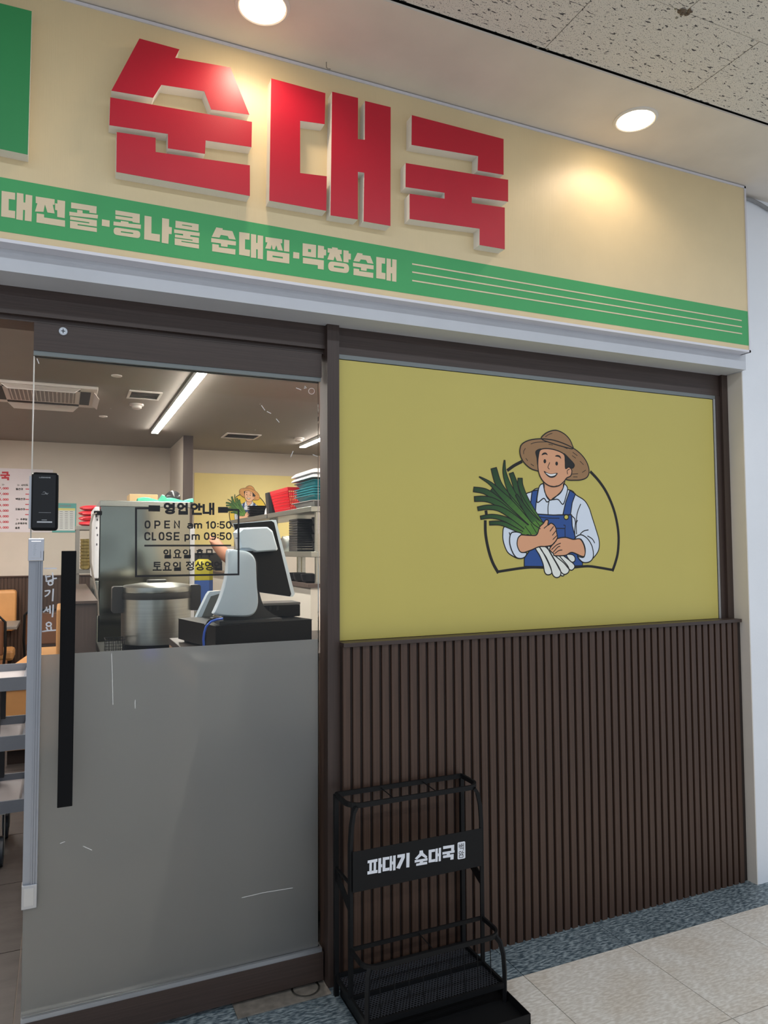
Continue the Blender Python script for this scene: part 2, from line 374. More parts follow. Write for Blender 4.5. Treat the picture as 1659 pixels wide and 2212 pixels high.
# yellow window
win = struct_empty('window_1', 'wide window covered by yellow film with a farmer emblem', 'window', (.95, .045, 1.122))
film = MB().box(.058, 1.842, .045, .058, 1.1235, 2.094).build('yellow_film', yellow_m, win)
MB().box(.058, 1.857, .043, .07, 2.0965, 2.112).build('frame', grey_bead, win)
MB().box(1.845, 1.857, .043, .07, 1.1225, 2.0965).build('frame', alu, win)

# ---- farmer emblem, printed on the film
BLK = lin((22, 20, 20)); SKIN = lin((226, 166, 128)); HAT = lin((158, 120, 82)); SHIRT = lin((222, 232, 246)); BLUE = lin((44, 82, 150))
GD = lin((30, 62, 34)); GM = lin((50, 92, 42)); GL = lin((86, 134, 52)); STALK = lin((238, 240, 232)); HAIR = lin((26, 26, 28)); BTN = lin((212, 198, 92))
def emblem(parent, P, unit, n, mtl, bright=False):
    """draws the emblem; P(x, y, layer) -> world point, unit = metres per drawing unit"""
    hatc = lin((224, 160, 92)) if bright else HAT
    skin = lin((244, 190, 150)) if bright else SKIN
    gs = (lin((58, 104, 44)), lin((78, 128, 52)), lin((104, 158, 62))) if bright else (GD, GM, GL)
    lay = [0]
    def start(): lay[0] += 1; return MB()
    def poly(mb, pts, col, k=5, ow=9, sm=True):
        q = spline(pts, True, k) if sm else pts
        mb.flat([P(x, y, lay[0]) for x, y in q], col=col); 
        lay[0] += 1
        ribbon(mb, [P(x, y, lay[0]) for x, y in q + [q[0]]], ow * unit, n, BLK); lay[0] += 1
    def line(mb, pts, ow=8, sm=True, col=BLK):
        q = spline(pts, False, 5) if sm else pts
        ribbon(mb, [P(x, y, lay[0]) for x, y in q], ow * unit, n, col)
    def fin(mb, name): mb.build(name, mtl, parent); lay[0] += 1
    m = start()
    if bright: m.flat([P(x, y, 0) for x, y in spline([(283, 940), (300, 760), (420, 540), (600, 420), (900, 330), (1230, 495), (1370, 680), (1465, 960), (1470, 1220), (1425, 1375), (1100, 1345), (700, 1352), (395, 1398), (325, 1240)], True, 5)], col=lin((238, 204, 70)))
    for pl in ([(487, 478), (540, 440), (605, 405)], [(1230, 498), (1300, 575), (1370, 680), (1430, 820), (1465, 960), (1478, 1090), (1470, 1220), (1448, 1310), (1425, 1375)],
               [(290, 852), (292, 868)], [(283, 940), (285, 1040), (300, 1140), (325, 1240), (355, 1320), (395, 1392)]): line(m, pl, 25)
    for pl in ([(392, 1390), (480, 1376), (600, 1358), (700, 1350), (820, 1352)], [(1080, 1350), (1200, 1340), (1300, 1352), (1425, 1374)]): line(m, pl, 20)
    fin(m, 'emblem_arch')
    m = start()
    m.flat([P(x, y, lay[0]) for x, y in ((700, 700), (1090, 720), (1140, 1000), (1130, 1120), (1110, 1250), (720, 1250), (735, 880))], col=SHIRT); lay[0] += 1
    poly(m, [(645, 702), (700, 672), (770, 640), (1030, 655), (1100, 705), (1170, 750), (1212, 815), (1240, 900), (1275, 1010), (1303, 1110), (1300, 1190), (1265, 1250), (1215, 1285), (1120, 1262), (1085, 1060), (1060, 890), (740, 885), (690, 800)], SHIRT)
    poly(m, [(455, 985), (540, 1000), (600, 1040), (575, 1100), (572, 1180), (600, 1222), (650, 1220), (625, 1262), (580, 1270), (530, 1250), (480, 1210), (448, 1130), (440, 1060)], SHIRT)
    poly(m, [(815, 560), (985, 520), (980, 640), (925, 708), (864, 748), (822, 690)], skin)
    poly(m, [(776, 612), (808, 604), (812, 660), (832, 710), (858, 748), (834, 764), (806, 732), (748, 768), (758, 660)], SHIRT)
    poly(m, [(986, 600), (1020, 640), (1004, 720), (978, 786), (935, 742), (880, 742), (950, 690), (980, 640)], SHIRT)
    line(m, [(855, 750), (845, 810), (846, 880)]); line(m, [(1137, 785), (1108, 860), (1098, 950), (1100, 1050)]); line(m, [(1095, 960), (1108, 930)]); line(m, [(1205, 1015), (1165, 1025), (1135, 1050)])
    line(m, [(1200, 1070), (1240, 1095), (1262, 1130)]); line(m, [(498, 1040), (508, 1070)])
    fin(m, 'emblem_shirt')
    m = start()
    poly(m, [(740, 872), (890, 882), (1056, 880), (1062, 980), (1090, 1080), (1110, 1250), (1155, 1310), (1152, 1336), (900, 1344), (632, 1342), (632, 1268), (690, 1185), (770, 1050), (775, 940)], BLUE, sm=False)
    poly(m, [(702, 668), (755, 655), (738, 775), (732, 868), (686, 800)], BLUE, sm=False)
    poly(m, [(1042, 658), (1090, 694), (1062, 770), (1046, 880), (978, 878), (1002, 770)], BLUE, sm=False)
    line(m, [(765, 898), (840, 908), (945, 910)], 6); line(m, [(915, 1000), (996, 1002), (998, 1080)], 7, False); line(m, [(985, 972), (998, 975), (998, 1000)], 6)
    poly(m, [(1008 + 20 * math.cos(a * .7854), 900 + 22 * math.sin(a * .7854)) for a in range(8)], BTN)
    fin(m, 'emblem_overalls')
    m = start()
    for pl in ([(1010, 1240), (1060, 1236), (1086, 1262), (1082, 1296), (1050, 1300)], [(960, 1395), (988, 1398), (986, 1424), (962, 1424)], [(905, 1240), (965, 1238), (1040, 1290), (1082, 1332), (1072, 1366), (1040, 1372), (985, 1310)],
               [(840, 1170), (890, 1180), (960, 1265), (1022, 1340), (1032, 1385), (1002, 1412), (966, 1398), (915, 1310)], [(772, 1170), (830, 1172), (902, 1280), (956, 1380), (950, 1430), (915, 1441), (886, 1415), (868, 1350), (828, 1260)],
               [(732, 1178), (770, 1172), (822, 1260), (872, 1370), (872, 1408), (836, 1416), (814, 1390), (800, 1320), (770, 1245)]): poly(m, pl, STALK)
    fin(m, 'emblem_stalks')
    m = start()
    for path, w0, w1, tip in (([(515, 505), (545, 590), (580, 700), (650, 820), (760, 960)], 38, 54, 0), ([(595, 552), (598, 620), (640, 740), (700, 850), (775, 965)], 38, 60, 0), ([(335, 655), (430, 730), (560, 860), (700, 1000)], 36, 50, 0),
                              ([(358, 462), (400, 600), (480, 720), (580, 840), (705, 985)], 50, 66, 0), ([(455, 392), (455, 500), (500, 640), (590, 800), (730, 975)], 8, 62, 1), ([(320, 955), (420, 955), (520, 990), (640, 1045)], 34, 40, 0),
                              ([(230, 540), (330, 600), (420, 690), (540, 810), (690, 985)], 6, 58, 1), ([(178, 652), (280, 670), (370, 730), (480, 830), (670, 1010)], 42, 58, 0), ([(240, 906), (340, 893), (450, 915), (560, 970), (690, 1045)], 30, 46, 0),
                              ([(185, 738), (290, 738), (390, 775), (520, 880), (695, 1025)], 44, 56, 0), ([(215, 826), (310, 812), (420, 830), (560, 920), (710, 1040)], 34, 50, 0), ([(560, 700), (640, 830), (720, 930), (790, 980)], 20, 60, 0)):
        q = spline(path, False, 5); k = len(q); Lp, Rp = [], []
        for i, (x, y) in enumerate(q):
            a, b = q[max(0, i - 1)], q[min(k - 1, i + 1)]; dx, dy = b[0] - a[0], b[1] - a[1]; d = math.hypot(dx, dy)
            t = i / (k - 1); w = (w0 + (w1 - w0) * min(1, t * 1.6)) / 2
            Lp.append((x - dy / d * w, y + dx / d * w)); Rp.append((x + dy / d * w, y - dx / d * w))
        for i in range(k - 1):
            t = i / (k - 2); c0, c1, s_ = (gs[0], gs[1], t / .6) if t < .6 else (gs[1], gs[2], (t - .6) / .4)
            col = tuple(c0[j] + (c1[j] - c0[j]) * s_ for j in range(3)) + (1,)
            m.flat([P(*Lp[i], lay[0]), P(*Lp[i + 1], lay[0]), P(*Rp[i + 1], lay[0]), P(*Rp[i], lay[0])], col=col)
        lay[0] += 1
        ribbon(m, [P(x, y, lay[0]) for x, y in Rp[::-1] + Lp], 7 * unit, n, BLK); lay[0] += 1
    m.flat([P(x, y, lay[0]) for x, y in ((610, 1052), (745, 1056), (770, 1000), (795, 968), (740, 930), (640, 990))], col=gs[2]); lay[0] += 1
    for pl in ([(690, 960), (745, 1050)], [(640, 985), (690, 1050)], [(735, 935), (775, 985)]): line(m, pl, 6)
    fin(m, 'emblem_leaves')
    m = start()
    poly(m, [(578, 1062), (680, 1064), (742, 1058), (768, 990), (800, 958), (825, 925), (846, 932), (842, 972), (870, 955), (896, 970), (914, 1000), (920, 1040), (928, 1080), (915, 1110), (880, 1150), (820, 1163), (762, 1166), (680, 1200), (602, 1220), (572, 1180), (566, 1110)], skin)
    poly(m, [(930, 1092), (1000, 1082), (1070, 1100), (1130, 1096), (1170, 1170), (1165, 1254), (1060, 1216), (1000, 1242), (905, 1246), (892, 1226), (872, 1210), (858, 1186), (880, 1152), (915, 1112)], skin)
    for pl in ([(862, 1025), (892, 985)], [(884, 1062), (914, 1022)], [(888, 1100), (922, 1066)], [(808, 1000), (842, 972)], [(876, 1190), (920, 1150), (955, 1135)], [(892, 1212), (930, 1170), (950, 1162)], [(905, 1226), (940, 1200), (968, 1195)]): line(m, pl, 7)
    fin(m, 'emblem_hands')
    m = start()
    poly(m, [(512, 1046), (560, 1034), (606, 1050), (576, 1085), (566, 1140), (580, 1190), (604, 1216), (650, 1220), (638, 1255), (600, 1271), (556, 1258), (520, 1200), (500, 1120)], SHIRT)
    fin(m, 'emblem_cuff'); m = start()
    poly(m, [(1085, 1094), (1115, 1064), (1152, 1062), (1202, 1100), (1240, 1170), (1248, 1255), (1215, 1300), (1155, 1304), (1112, 1256), (1165, 1258), (1176, 1180), (1140, 1100)], SHIRT)
    fin(m, 'emblem_cuff')
    m = start()
    poly(m, [(785, 200), (820, 152), (880, 126), (930, 126), (990, 156), (1035, 202), (1060, 255), (1064, 288), (980, 270), (880, 240)], hatc)
    poly(m, [(600, 262), (640, 226), (700, 206), (780, 199), (880, 209), (980, 240), (1080, 290), (1150, 350), (1195, 420), (1211, 490), (1195, 540), (1150, 564), (1090, 570), (1000, 560), (940, 480), (850, 500), (748, 486), (680, 460), (620, 400), (592, 330)], hatc)
    for pl in ([(690, 245), (740, 230), (835, 227)], [(640, 285), (625, 310), (625, 335)], [(850, 248), (885, 254)], [(980, 272), (1015, 288)], [(1065, 320), (1105, 350)], [(1060, 350), (1090, 372)], [(1130, 400), (1160, 430)], [(690, 425), (715, 442)], [(645, 375), (660, 395)], [(1150, 500), (1180, 480)], [(1060, 515), (1110, 512)], [(1070, 540), (1105, 540)], [(820, 180), (850, 160), (880, 150)]): line(m, pl, 5)
    fin(m, 'emblem_hat')
    m = start()
    poly(m, [(735, 312), (785, 292), (770, 345), (757, 400), (750, 430), (744, 370)], HAIR)
    poly(m, [(980, 332), (1040, 385), (1078, 432), (1062, 462), (1035, 452), (1005, 478), (990, 420)], HAIR)
    poly(m, [(757, 352), (782, 293), (880, 292), (982, 334), (996, 400), (1000, 464), (1030, 452), (1056, 482), (1046, 530), (1010, 550), (985, 582), (940, 618), (875, 626), (812, 592), (770, 530), (752, 450)], skin)
    line(m, [(1035, 470), (1015, 485), (1018, 515)], 6)
    for cx, cy, rx, ry in ((814, 400, 12, 19), (920, 421, 12, 18)): m.flat([P(cx + rx * math.cos(a * .5236), cy + ry * math.sin(a * .5236), lay[0]) for a in range(12)], col=BLK)
    m.flat([P(x, y, lay[0]) for x, y in spline([(785, 346), (800, 325), (825, 323), (840, 345), (818, 338)], True, 4)], col=BLK)
    m.flat([P(x, y, lay[0]) for x, y in spline([(905, 356), (925, 344), (950, 352), (960, 378), (938, 362)], True, 4)], col=BLK)
    line(m, [(858, 412), (842, 452), (853, 470)], 6); line(m, [(870, 622), (900, 626), (920, 620)], 6)
    m.flat([P(x, y, lay[0]) for x, y in spline([(805, 487), (862, 512), (928, 505), (906, 540), (865, 548), (828, 524)], True, 4)], col=BLK)
    lay[0] += 1
    m.flat([P(x, y, lay[0]) for x, y in spline([(820, 502), (864, 516), (915, 511), (900, 528), (860, 532)], True, 4)], col=lin((245, 245, 245)))
    fin(m, 'emblem_face')
Mc = crop(980, 900, 4.1475)
emblem(film, lambda x, y, l: at(*Mc(x, y), .0448) + Vector((0, -.00002 * l, 0)), .00050, NF, pm)

# ================================================================== SIGNBOARD
SY = -.121
sg = thing('signboard', 'long cream shop sign with red raised letters and green band above the entrance', 'sign', (0, SY, 2.2695))
pn = MB().box(XL, 1.878, SY, -.078, 2.272, 2.995).build('panel', sign_m, sg)
sf_m = mat('sign_frame', (218, 218, 226), .4, .15)
MB().box(XL, 1.886, SY - .004, -.0775, 2.2695, 2.2785).build('frame', sf_m, sg)
MB().box(XL, 1.886, SY - .004, -.0775, 2.9905, 2.9995).build('frame', sf_m, sg)
MB().box(1.877, 1.886, SY - .004, -.0775, 2.2695, 2.9995).build('frame', sf_m, sg)
MB().box(XL, 1.877, SY - .0008, SY, 2.299, 2.448).build('green_band', green_m, sg)
LY = SY - .0012
for z in (2.4032, 2.3752, 2.3458):
    MB().box(.269, 1.839, LY - .0003, LY, z - .0024, z + .0024).build('stripe', cream_print, sg)
# band lettering (printed)
A = crop(0, 380, 3.318); B = crop(420, 440, 3.456)
def pill(c, k=7):
    """rounded ends for a four-corner slot"""
    p = [Vector((*q, 0)) for q in c]; out = []
    for i in range(4):
        a, b, d = p[i - 1], p[i], p[(i + 1) % 4]; r = .48 * min((b - a).length, (d - b).length, (p[1] - p[2]).length)
        s_, e = b + (a - b).normalized() * r, b + (d - b).normalized() * r
        for j in range(k):
            t = j / (k - 1); q = s_ * (1 - t) ** 2 + b * 2 * t * (1 - t) + e * t * t; out.append((q.x, q.y))
    return out
band = [
 ('대', A, [[(12,107),(109,122),(108,172),(63,165),(62,246),(109,252),(108,305),(8,290)], [(121,121),(168,128),(169,190),(181,192),(184,133),(232,141),(226,327),(177,320),(179,245),(166,243),(163,319),(116,311)]], []),
 ('전', A, [[(256,147),(392,168),(391,208),(378,206),(392,270),(340,262),(322,205),(312,258),(251,255),(268,196),(256,195)], [(411,172),(467,181),(464,303),(410,294),(410,247),(395,243),(395,196),(411,199)], [(263,268),(316,276),(316,298),(466,320),(466,366),(261,333)]], []),
 ('골', A, [[(510,190),(693,219),(691,271),(640,264),(641,249),(509,231)], [(497,256),(553,264),(553,243),(592,248),(592,268),(702,280),(700,306),(497,284)], [(503,291),(694,319),(694,364),(556,345),(556,354),(694,374),(694,403),(502,374),(502,322),(640,341),(640,333),(502,313)]], []),
 ('·', A, [[(731,311),(786,320),(785,366),(729,357)]], []),
 ('콩', A, [[(827,246),(1002,274),(1001,340),(950,332),(950,326),(827,308),(827,286),(950,304),(950,296),(827,277)], [(814,327),(865,333),(866,322),(921,330),(921,341),(1010,350),(1009,380),(813,354)]], [([(815,367),(1006,396),(1004,449),(814,420)], [(866,396),(955,408),(955,417),(866,405)])]),
 ('나', A, [[(1036,285),(1086,293),(1085,412),(1146,420),(1145,472),(1033,455)], [(1162,302),(1212,310),(1211,365),(1232,369),(1230,418),(1210,416),(1207,487),(1159,479)]], []),
 ('물', A, [[(1248,383),(1431,408),(1430,433),(1365,424),(1363,436),(1312,429),(1312,416),(1248,409)], [(1254,420),(1425,444),(1425,484),(1300,466),(1300,473),(1426,492),(1426,522),(1252,494),(1252,447),(1380,465),(1380,458),(1254,440)]], [([(1258,321),(1424,347),(1423,396),(1257,371)], [(1305,348),(1376,359),(1376,366),(1305,355)], 1)]),
 ('순', B, [[(163,177),(212,185),(209,195),(283,205),(308,269),(258,263),(249,242),(197,233),(186,254),(129,247)], [(126,257),(310,282),(309,313),(248,305),(247,324),(198,318),(198,297),(125,287)], [(133,300),(182,307),(182,326),(306,341),(305,381),(132,355)]], []),
 ('대', B, [[(334,211),(412,222),(411,270),(378,266),(377,340),(415,345),(413,394),(333,381)], [(422,226),(461,232),(461,293),(470,294),(472,235),(513,241),(511,416),(472,410),(472,342),(461,340),(461,406),(421,402)]], []),
 ('찜', B, [[(530,248),(656,266),(655,296),(643,295),(661,352),(622,347),(612,310),(598,343),(583,341),(577,305),(568,339),(528,334),(545,290),(530,288)], [(669,268),(709,273),(708,360),(668,355)]], [([(541,350),(709,373),(708,448),(540,424)], [(583,387),(660,398),(660,410),(583,399)], 1)]),
 ('·', B, [[(738,360),(783,367),(782,412),(736,406)]], []),
 ('막', B, [[(922,311),(967,318),(967,342),(984,345),(983,387),(966,386),(965,408),(920,404)], [(810,402),(966,424),(965,493),(921,486),(921,460),(809,445)]], [([(808,295),(908,309),(907,403),(807,389)], [(848,338),(870,341),(870,363),(848,360)], 1)]),
 ('창', B, [[(1027,325),(1070,331),(1069,342),(1100,346),(1099,378),(1085,376),(1104,432),(1062,427),(1048,392),(1038,423),(992,416),(1010,366),(994,364),(995,331),(1027,336)], [(1112,347),(1151,352),(1151,371),(1168,374),(1167,417),(1150,416),(1150,440),(1112,435)]], [([(1000,428),(1155,450),(1153,522),(997,500)], [(1040,462),(1118,473),(1117,486),(1040,475)])]),
 ('순', B, [[(1216,367),(1256,373),(1253,383),(1313,391),(1336,449),(1292,443),(1281,421),(1242,416),(1231,434),(1187,428)], [(1184,440),(1338,461),(1337,491),(1286,484),(1285,503),(1243,497),(1243,477),(1184,468)], [(1188,483),(1230,489),(1230,503),(1335,517),(1334,555),(1187,532)]], []),
 ('대', B, [[(1357,397),(1424,407),(1423,449),(1398,446),(1397,514),(1426,519),(1425,566),(1357,556)], [(1434,408),(1466,413),(1466,473),(1475,474),(1476,414),(1509,419),(1507,584),(1475,579),(1475,520),(1466,519),(1466,577),(1433,572)]], []),
]
for ch, K, polys, rings in band:
    m = MB()
    for p in polys: m.prism([at(*K(*q), LY) for q in p], (0, -.0004, 0))
    for rg in rings:
        o_, h_ = (rg[0], rg[1]) if len(rg) > 2 else (pill(rg[0]), pill(rg[1]))
        m.prism([at(*K(*q), LY) for q in o_], (0, -.0004, 0), [[at(*K(*q), LY) for q in h_]])
    m.build('band_letter', cream_print, sg)
# raised letters
Z1 = crop(0, 0, 1.9988); Z2 = crop(800, 0, 1.9313)
red = [
 (Z1, [(602,166),(775,213),(757,249),(995,291),(1077,495),(912,472),(882,394),(697,366),(661,422),(481,391)]),
 (Z1, [(476,420),(1088,526),(1086,635),(888,606),(885,664),(725,640),(725,578),(472,540)]),
 (Z1, [(504,570),(672,595),(672,656),(1079,714),(1079,846),(502,742)]),
 (Z1, [(1171,338),(1405,402),(1402,536),(1296,521),(1296,747),(1411,761),(1409,910),(1163,866)]),
 (crop(0, 0, 1), [(717.5,198),(773.5,211.5),(773,300.5),(788,302),(788.5,218),(844,231.5),(843.5,488),(785.5,478),(787,373),(773,371),(773,474),(714,465)]),
 (Z2, [(173,480),(556,580),(556,729),(448,711),(450,651),(172,604)]),
 (Z2, [(148,680),(575,750),(575,841),(423,821),(423,847),(561,866),(561,1040),(456,1022),(456,954),(164,913),(164,808),(310,829),(310,804),(147,780)]),
]
TH = .042
for K, p in red:
    w = [at(*K(*q), SY - TH) for q in p]
    body = MB().prism([q + Vector((0, .0008, 0)) for q in w], (0, TH - .0010, 0)).build('raised_letter', letter_side, sg)
    MB().prism(w, (0, .0008, 0)).build('letter_face', red_m, body, label='glossy red face of the raised letter')
g = [at(x, y, SY - TH) for x, y in ((-150, -31), (68.5, 24), (60, 334), (-150, 290))]
body = MB().prism([q + Vector((0, .0008, 0)) for q in g], (0, TH - .0010, 0)).build('raised_letter', letter_side, sg)
MB().prism(g, (0, .0008, 0)).build('letter_face', greenl_m, body, label='green face of the raised letter')
# ================================================================== CEILING of the corridor
CZ = 3.003
sf = struct('ceiling_soffit', MB().box(XL, 1.90, -.471, -.02, CZ, CZ + .007).box(XL, 1.90, -.40, -.02, CZ + .007, CZ + .05), soffit_paint, 'painted plaster soffit strip above the shop sign with downlights', 'ceiling')
struct('ceiling_edge', MB().box(1.905, 3.6, -.472, .3, CZ + .005, CZ + .05), soffit_paint, 'plaster ceiling patch beyond the sign end above the white column', 'ceiling')
tile_m = bpy.data.materials.new('mineral_tile'); tile_m.use_nodes = True
nt = tile_m.node_tree; N = nt.nodes; L = nt.links; bs = N['Principled BSDF']; bs.inputs['Roughness'].default_value = .9
tc = N.new('ShaderNodeTexCoord')
def nz(sc, scale=1, det=2, dist=0):
    mp = N.new('ShaderNodeMapping'); mp.inputs['Scale'].default_value = sc; mp.inputs['Rotation'].default_value = (0, 0, .5)
    L.new(tc.outputs['Object'], mp.inputs[0]); t = N.new('ShaderNodeTexNoise'); t.inputs['Scale'].default_value = scale; t.inputs['Detail'].default_value = det; t.inputs['Distortion'].default_value = dist
    L.new(mp.outputs[0], t.inputs['Vector']); return t
def step(src, v):
    q = N.new('ShaderNodeMath'); q.operation = 'GREATER_THAN'; q.inputs[1].default_value = v; L.new(src, q.inputs[0]); return q
fis = step(nz((42, 125, 1), 1, 1.0, .9).outputs['Fac'], .665)
pin = step(nz((330, 330, 1), 1, 0).outputs['Fac'], .715)
mxm = N.new('ShaderNodeMath'); mxm.operation = 'MAXIMUM'; L.new(fis.outputs[0], mxm.inputs[0]); L.new(pin.outputs[0], mxm.inputs[1])
mc = N.new('ShaderNodeMix'); mc.data_type = 'RGBA'; mc.inputs[6].default_value = lin((226, 220, 211)); mc.inputs[7].default_value = lin((84, 82, 82))
L.new(mxm.outputs[0], mc.inputs[0]); L.new(mc.outputs[2], bs.inputs['Base Color'])
bp = N.new('ShaderNodeBump'); bp.invert = True; bp.inputs['Strength'].default_value = .6; bp.inputs['Distance'].default_value = .003
L.new(mxm.outputs[0], bp.inputs['Height']); L.new(bp.outputs[0], bs.inputs['Normal'])
cl = struct_empty('ceiling', 'grey fissured mineral fibre tile ceiling of the corridor', 'ceiling', (0, 0, 3.03))
MB().box(XL, 3.8, -5.0, -.402, 3.033, 3.06).build('ceiling_backing', mat('painted_gap_shade', (30, 29, 28), .9), cl)  # near-black colour paints the shade seen in the gaps beside the tiles
base = None
for r in range(7):
    y1 = -.479 - r * .2955; y0 = y1 - .2935
    off = .567 if r % 2 == 0 else .852
    for c in range(-5, 5):
        x0 = off + c * .597
        if base is None:
            base = MB().box(0, .594, 0, .2935, 3.0125, 3.032).build('ceiling_tile', tile_m, cl); t = base
            base.location = (x0, y0, 0)
        else:
            t = bpy.data.objects.new('ceiling_tile', base.data); C.objects.link(t); t.parent = cl; t.location = (x0, y0, 0)
        t.location = (x0, y0, random.uniform(-.0012, .0012))
sc_m = mat('screw_metal', (150, 146, 140), .4, .8)
for x, y in ((1162, 103), (1183, 107), (1460, 20), (1462, 39), (1625, 88), (1629, 106)):
    p = atz(x, y, 3.011); o = MB().lathe(p.x, p.y, [(.0045, 3.0145), (.0045, 3.0115), (.002, 3.0112)], 10).build('ceiling_screw', sc_m, cl)
# broken corner exposing mineral wool
p = atz(1480, 26, 3.010)
m = MB()
for k in range(14): 
    q = p + Vector((random.uniform(-.016, .016), random.uniform(-.012, .012), random.uniform(-.002, .004))); r_ = random.uniform(.004, .009)
    m.lathe(q.x, q.y, [(.001, q.z - r_ * .6), (r_, q.z), (.001, q.z + r_ * .6)], 7)
m.build('broken_corner', mat('mineral_wool', (112, 98, 82), .95, var=.3, vscale=(90, 90, 90)), cl)

def downlight(cx, cy, label):
    t = thing('downlight', label, 'lamp', (cx, cy, CZ), 'downlights in the soffit')
    MB().loft([[(cx + r * math.cos(2 * math.pi * k / 48), cy + r * math.sin(2 * math.pi * k / 48), z) for k in range(48)] for r, z in ((.079, CZ), (.078, CZ - .003), (.070, CZ - .006), (.066, CZ - .004), (.066, CZ - .0005))], cap=False).build('trim_ring', mat('lamp_ring', (225, 220, 212), .4), t, smooth=True)
    MB().lathe(cx, cy, [(.066, CZ - .0006), (.066, CZ - .0030)], 48).build('diffuser', mat('lamp_diffuser', (255, 246, 228), .5, emit=15, ecol=(255, 230, 190)), t)
    l = bpy.data.lights.new('downlight_lamp', 'SPOT'); l.energy = 7; l.color = (1, .80, .62); l.spot_size = math.radians(150); l.spot_blend = .55; l.shadow_soft_size = .05
    o = bpy.data.objects.new('downlight_lamp', l); C.objects.link(o); o.parent = t; o.location = (0, 0, -.012)
downlight(1.094, -.310, 'round recessed downlight over the blank right end of the sign')
downlight(-.299, -.310, 'round recessed downlight above the first red letter')
# little hook
hk = atz(705, 134, CZ)
m = MB(); m.tube([(hk.x, hk.y, CZ), (hk.x, hk.y, CZ - .018), (hk.x + .004, hk.y - .004, CZ - .024), (hk.x + .012, hk.y - .006, CZ - .024)], .0015, 6)
tag(m.build('ceiling_hook', sc_m), 'tiny bent metal hook screwed into the soffit above the sign', 'hook')
# cable on the column
m = MB(); m.tube([at(x, y, -.058) for x, y in ((1604, 428), (1622, 431), (1640, 440), (1656, 450), (1680, 462))], .008, 8)
tag(m.build('wall_conduit', mat('conduit_grey', (140, 140, 140), .5), smooth=True), 'grey cable conduit across the top of the white column', 'cable')

# ================================================================== FLOORS
fl = struct_empty('floor', 'corridor floor of beige vinyl tiles with a blue-grey border', 'floor')
def vct(name, a, b_, bright):
    m = bpy.data.materials.new(name); m.use_nodes = True; N = m.node_tree.nodes; L = m.node_tree.links; p = N['Principled BSDF']; p.inputs['Roughness'].default_value = .42
    tc = N.new('ShaderNodeTexCoord'); mp = N.new('ShaderNodeMapping'); mp.inputs['Scale'].default_value = (42, 135, 1); mp.inputs['Rotation'].default_value = (0, 0, .25)
    oi = N.new('ShaderNodeObjectInfo'); ad = N.new('ShaderNodeVectorMath'); ad.operation = 'ADD'; mlt = N.new('ShaderNodeVectorMath'); mlt.operation = 'SCALE'; mlt.inputs[3].default_value = .7
    L.new(oi.outputs['Location'], mlt.inputs[0]); L.new(tc.outputs['Object'], ad.inputs[0]); L.new(mlt.outputs[0], ad.inputs[1]); L.new(ad.outputs[0], mp.inputs[0])
    n = N.new('ShaderNodeTexNoise'); n.inputs['Scale'].default_value = 1; n.inputs['Detail'].default_value = 3; L.new(mp.outputs[0], n.inputs['Vector'])
    n2 = N.new('ShaderNodeTexNoise'); n2.inputs['Scale'].default_value = 5; L.new(ad.outputs[0], n2.inputs['Vector'])
    r = N.new('ShaderNodeValToRGB'); r.color_ramp.elements[0].position = .40; r.color_ramp.elements[1].position = .66; r.color_ramp.elements[0].color = lin(a); r.color_ramp.elements[1].color = lin(b_)
    L.new(n.outputs['Fac'], r.inputs[0])
    mx = N.new('ShaderNodeMix'); mx.data_type = 'RGBA'; mx.blend_type = 'MULTIPLY'; mx.inputs[0].default_value = .4
    r2 = N.new('ShaderNodeValToRGB'); r2.color_ramp.elements[0].position = .38; r2.color_ramp.elements[0].color = lin(bright); r2.color_ramp.elements[1].position = .58; r2.color_ramp.elements[1].color = (1, 1, 1, 1)
    L.new(n2.outputs['Fac'], r2.inputs[0]); L.new(r.outputs[0], mx.inputs[6]); L.new(r2.outputs[0], mx.inputs[7]); L.new(mx.outputs[2], p.inputs['Base Color'])
    return m
beige_t = vct('vinyl_beige', (212, 205, 195), (238, 234, 227), (232, 222, 210)); blue_t = vct('vinyl_blue', (70, 86, 96), (156, 170, 176), (200, 204, 204))
MB().box(XL, 3.8, -5.0, .10, -.03, -.004).build('sub_floor', mat('grout_dark', (52, 50, 48), .8), fl)
T = .45; OX = .637; BY = -.182
bt = None; ct = None
for i in range(-6, 6):
    x0 = OX + i * T + .0013; x1 = OX + (i + 1) * T - .0013
    w = x1 - x0
    if bt is None:
        bt = MB().box(0, w, 0, .262, -.004, 0).build('border_tile', blue_t, fl); bt.location = (x0, BY + .0008, 0)
    else:
        t = bpy.data.objects.new('border_tile', bt.data); C.objects.link(t); t.parent = fl; t.location = (x0, BY + .0008, 0)
    for j in range(0, 4):
        y0 = BY - (j + 1) * T + .0013
        if ct is None:
            ct = MB().box(0, w, 0, T - .0026, -.004, 0).build('floor_tile', beige_t, fl); ct.location = (x0, y0, 0)
        else:
            t = bpy.data.objects.new('floor_tile', ct.data); C.objects.link(t); t.parent = fl; t.location = (x0, y0, 0)
MB().box(XL, 3.8, -5.0, BY - 4 * T, -.004, 0).build('floor_remainder', beige_t, fl)
# threshold hinge plate
th = struct('trim_7', MB().box(-.29, .0140, -.014, .078, 0, .004, .001), mat('worn_concrete', (120, 114, 106), .75, var=.25, vscale=(30, 30, 30), bump=.5, bscale=(60, 60, 60)), 'worn grey floor hinge plate under the glass door', 'threshold')
m = MB(); m.loft([[(-.055 + r * math.cos(2 * math.pi * k / 32), .045 + r * math.sin(2 * math.pi * k / 32), z) for k in range(32)] for r, z in ((.047, .004), (.047, .0065), (.041, .0065), (.041, .004))], cap=False)
m.build('hinge_ring', steel, th, smooth=True)
